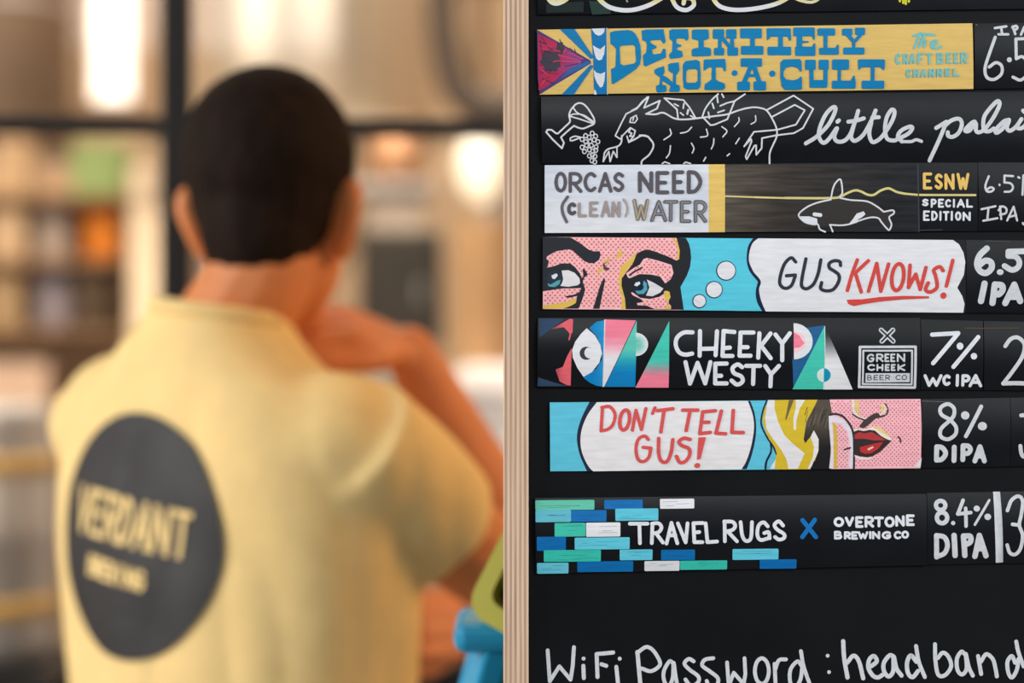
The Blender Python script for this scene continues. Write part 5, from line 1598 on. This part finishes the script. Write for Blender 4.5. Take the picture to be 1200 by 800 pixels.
# ---- t-shirt
bm = bmesh.new()
loft(bm, [(0.88, .190, .132, 0, .006), (0.98, .186, .128, 0, .006), (1.08, .182, .124, 0, .006), (1.18, .186, .124, 0, .004), (1.28, .196, .124, 0, .0), (1.36, .203, .118, 0, -.004),
          (1.41, .186, .106, .008, -.008), (1.44, .168, .098, .014, -.012), (1.466, .142, .087, .014, -.016), (1.488, .104, .076, 0, -.020), (1.510, .075, .068, 0, -.020), (1.530, .062, .062, 0, -.020)], pw_=2.3)
def sleeve(sh_, el, frac, r0, r1):
    e_ = sh_.lerp(el, frac)
    d_ = (el - sh_).normalized()
    tube(bm, [sh_ - d_ * .01, sh_.lerp(el, frac * .5) - UZ * .006, e_ - UZ * .012], [r0, (r0 + r1) / 2, r1], caps=False, seg=28)


sleeve(rs, re, .43, .068, .066)
sleeve(ls, le, .60, .070, .072)
for j in (rs, ls): ellipsoid(bm, j + (BC + UZ * j.z - j) * .16 - UZ * .004, (.076, .076, .070))
shirt = fused('t_shirt', bm, .006, 16, M_shirt, man)
for v in shirt.data.vertices:
    p_ = v.co.copy()
    q_ = Vector((p_.x * 1.0, p_.y * 1.0, p_.z * .35))
    f = max(0, min(1, (1.50 - p_.z) / .12))
    v.co = p_ + v.normal * f * ((abs(noise.noise(q_ * 13)) - .22) * .008 + noise.noise(Vector((p_.x * 9 + p_.z * 7, p_.y * 9, p_.z * 9))) * .005)
shirt.data.update()
tree = BVHTree.FromPolygons([v.co.copy() for v in shirt.data.vertices], [tuple(p_.vertices) for p_ in shirt.data.polygons])


def onshirt(u, w, lift):
    """Point on the back of the shirt: u to the wearer's right, w up from the print's centre."""
    o = BC + RX * (PX + u * math.cos(TW) + w * math.sin(TW)) - FY * .5 + UZ * (PZ - u * math.sin(TW) + w * math.cos(TW))
    h = tree.ray_cast(o, FY)
    p_ = h[0] if h[0] is not None else o + FY * .38
    return p_ - FY * lift


PX, PZ, TW = -0.012, 1.322, math.radians(7)
R_ = .113
bm = bmesh.new()
rings = []
for i in range(0, 41):
    rr = R_ * i / 40
    rings.append([bm.verts.new(onshirt(rr * math.cos(2 * math.pi * k / 72), rr * math.sin(2 * math.pi * k / 72), .0034)) for k in range(72)] if i else [bm.verts.new(onshirt(0, 0, .0034))])
for k in range(72): bm.faces.new((rings[0][0], rings[1][(k + 1) % 72], rings[1][k]))
for a_, b_ in zip(rings[1:], rings[2:]):
    for k in range(72):
        j = (k + 1) % 72
        bm.faces.new((a_[k], a_[j], b_[j], b_[k]))
bmesh.ops.recalc_face_normals(bm, faces=bm.faces[:])
disc_ = tag(ob('round_print', bm, M_print, shirt, True), 'black round print on the back')


def shirt_text(word, u0, u1, w0, w1, wd, col, arch=0.0):
    bm = bmesh.new()
    step = (u1 - u0) / len(word)
    for i, ch in enumerate(word):
        a0 = u0 + step * i + step * .16; a1 = u0 + step * (i + 1) - step * .16
        if ch == 'I': a0 = a1 = (a0 + a1) / 2
        for kind, pts in GLYPH[ch]:
            P = [Vector((a0 + (a1 - a0) * x, w1 + (w0 - w1) * y)) for x, y in pts]
            Q = spline(P, 5, kind == 'o') if kind != 'l' and len(P) > 2 else P
            if kind == 'o': Q = Q + [Q[0]]
            for a_, b_ in zip(Q, Q[1:]):
                d_ = b_ - a_
                if d_.length < 1e-6: continue
                n_ = Vector((-d_.y, d_.x)).normalized() * wd / 2; t_ = d_.normalized() * wd / 2
                m = max(1, int(d_.length / .006))
                for k in range(m):
                    s0, s1 = a_ + d_ * (k / m), a_ + d_ * ((k + 1) / m)
                    if k == 0: s0 = s0 - t_
                    if k == m - 1: s1 = s1 + t_
                    L = [s0 + n_, s1 + n_, s1 - n_, s0 - n_]
                    bm.faces.new([bm.verts.new(onshirt(v.x, v.y, .0048)) for v in L])
    bmesh.ops.recalc_face_normals(bm, faces=bm.faces[:])
    return ob('lettering', bm, M_shirt, disc_)


shirt_text('VERDANT', -.082, .080, -.006, .032, .0056, None)
shirt_text('BREWING', -.052, .034, -.043, -.028, .004, None)

# ---- collar rib
bm = bmesh.new()
pts = [B(.064 * math.cos(2 * math.pi * k / 24), -.020 + .063 * math.sin(2 * math.pi * k / 24), 1.525 - .018 * max(0, math.sin(2 * math.pi * k / 24))) for k in range(25)]
tube(bm, pts, .008, caps=False, n=2)
ob('collar', bm, M_shirt, shirt, True)

# ---- trousers and shoes
bm = bmesh.new()
loft(bm, [(0.80, .165, .118, 0, 0), (0.88, .172, .120, 0, 0), (0.98, .165, .112, 0, .002), (1.02, .160, .108, 0, .002)])
for hp, kx in zip(hips, (-.11, .11)):
    tube(bm, [hp - UZ * .02, B(kx, .03, .49), B(kx * 1.1, -.015, .085)], [.100, .077, .070], caps=False, seg=24)
fused('trousers', bm, .008, 4, M_jean, man)
for sg in (-1, 1):
    bm = bmesh.new()
    tube(bm, [B(sg * .115, -.06, .045), B(sg * .13, .05, .048), B(sg * .145, .17, .042)], [.044, .048, .042])
    for v in bm.verts:
        if v.co.z < .012: v.co.z = .012
    sh_ = ob('shoe', bm, M_shoe, man, True)
    bm = bmesh.new()
    tube(bm, [B(sg * .115, -.065, .014), B(sg * .13, .05, .014), B(sg * .145, .178, .014)], [.046, .049, .043])
    for v in bm.verts: v.co.z = max(0, min(.016, v.co.z))
    ob('sole', bm, material('shoe_sole', (206, 202, 196), .7), sh_)
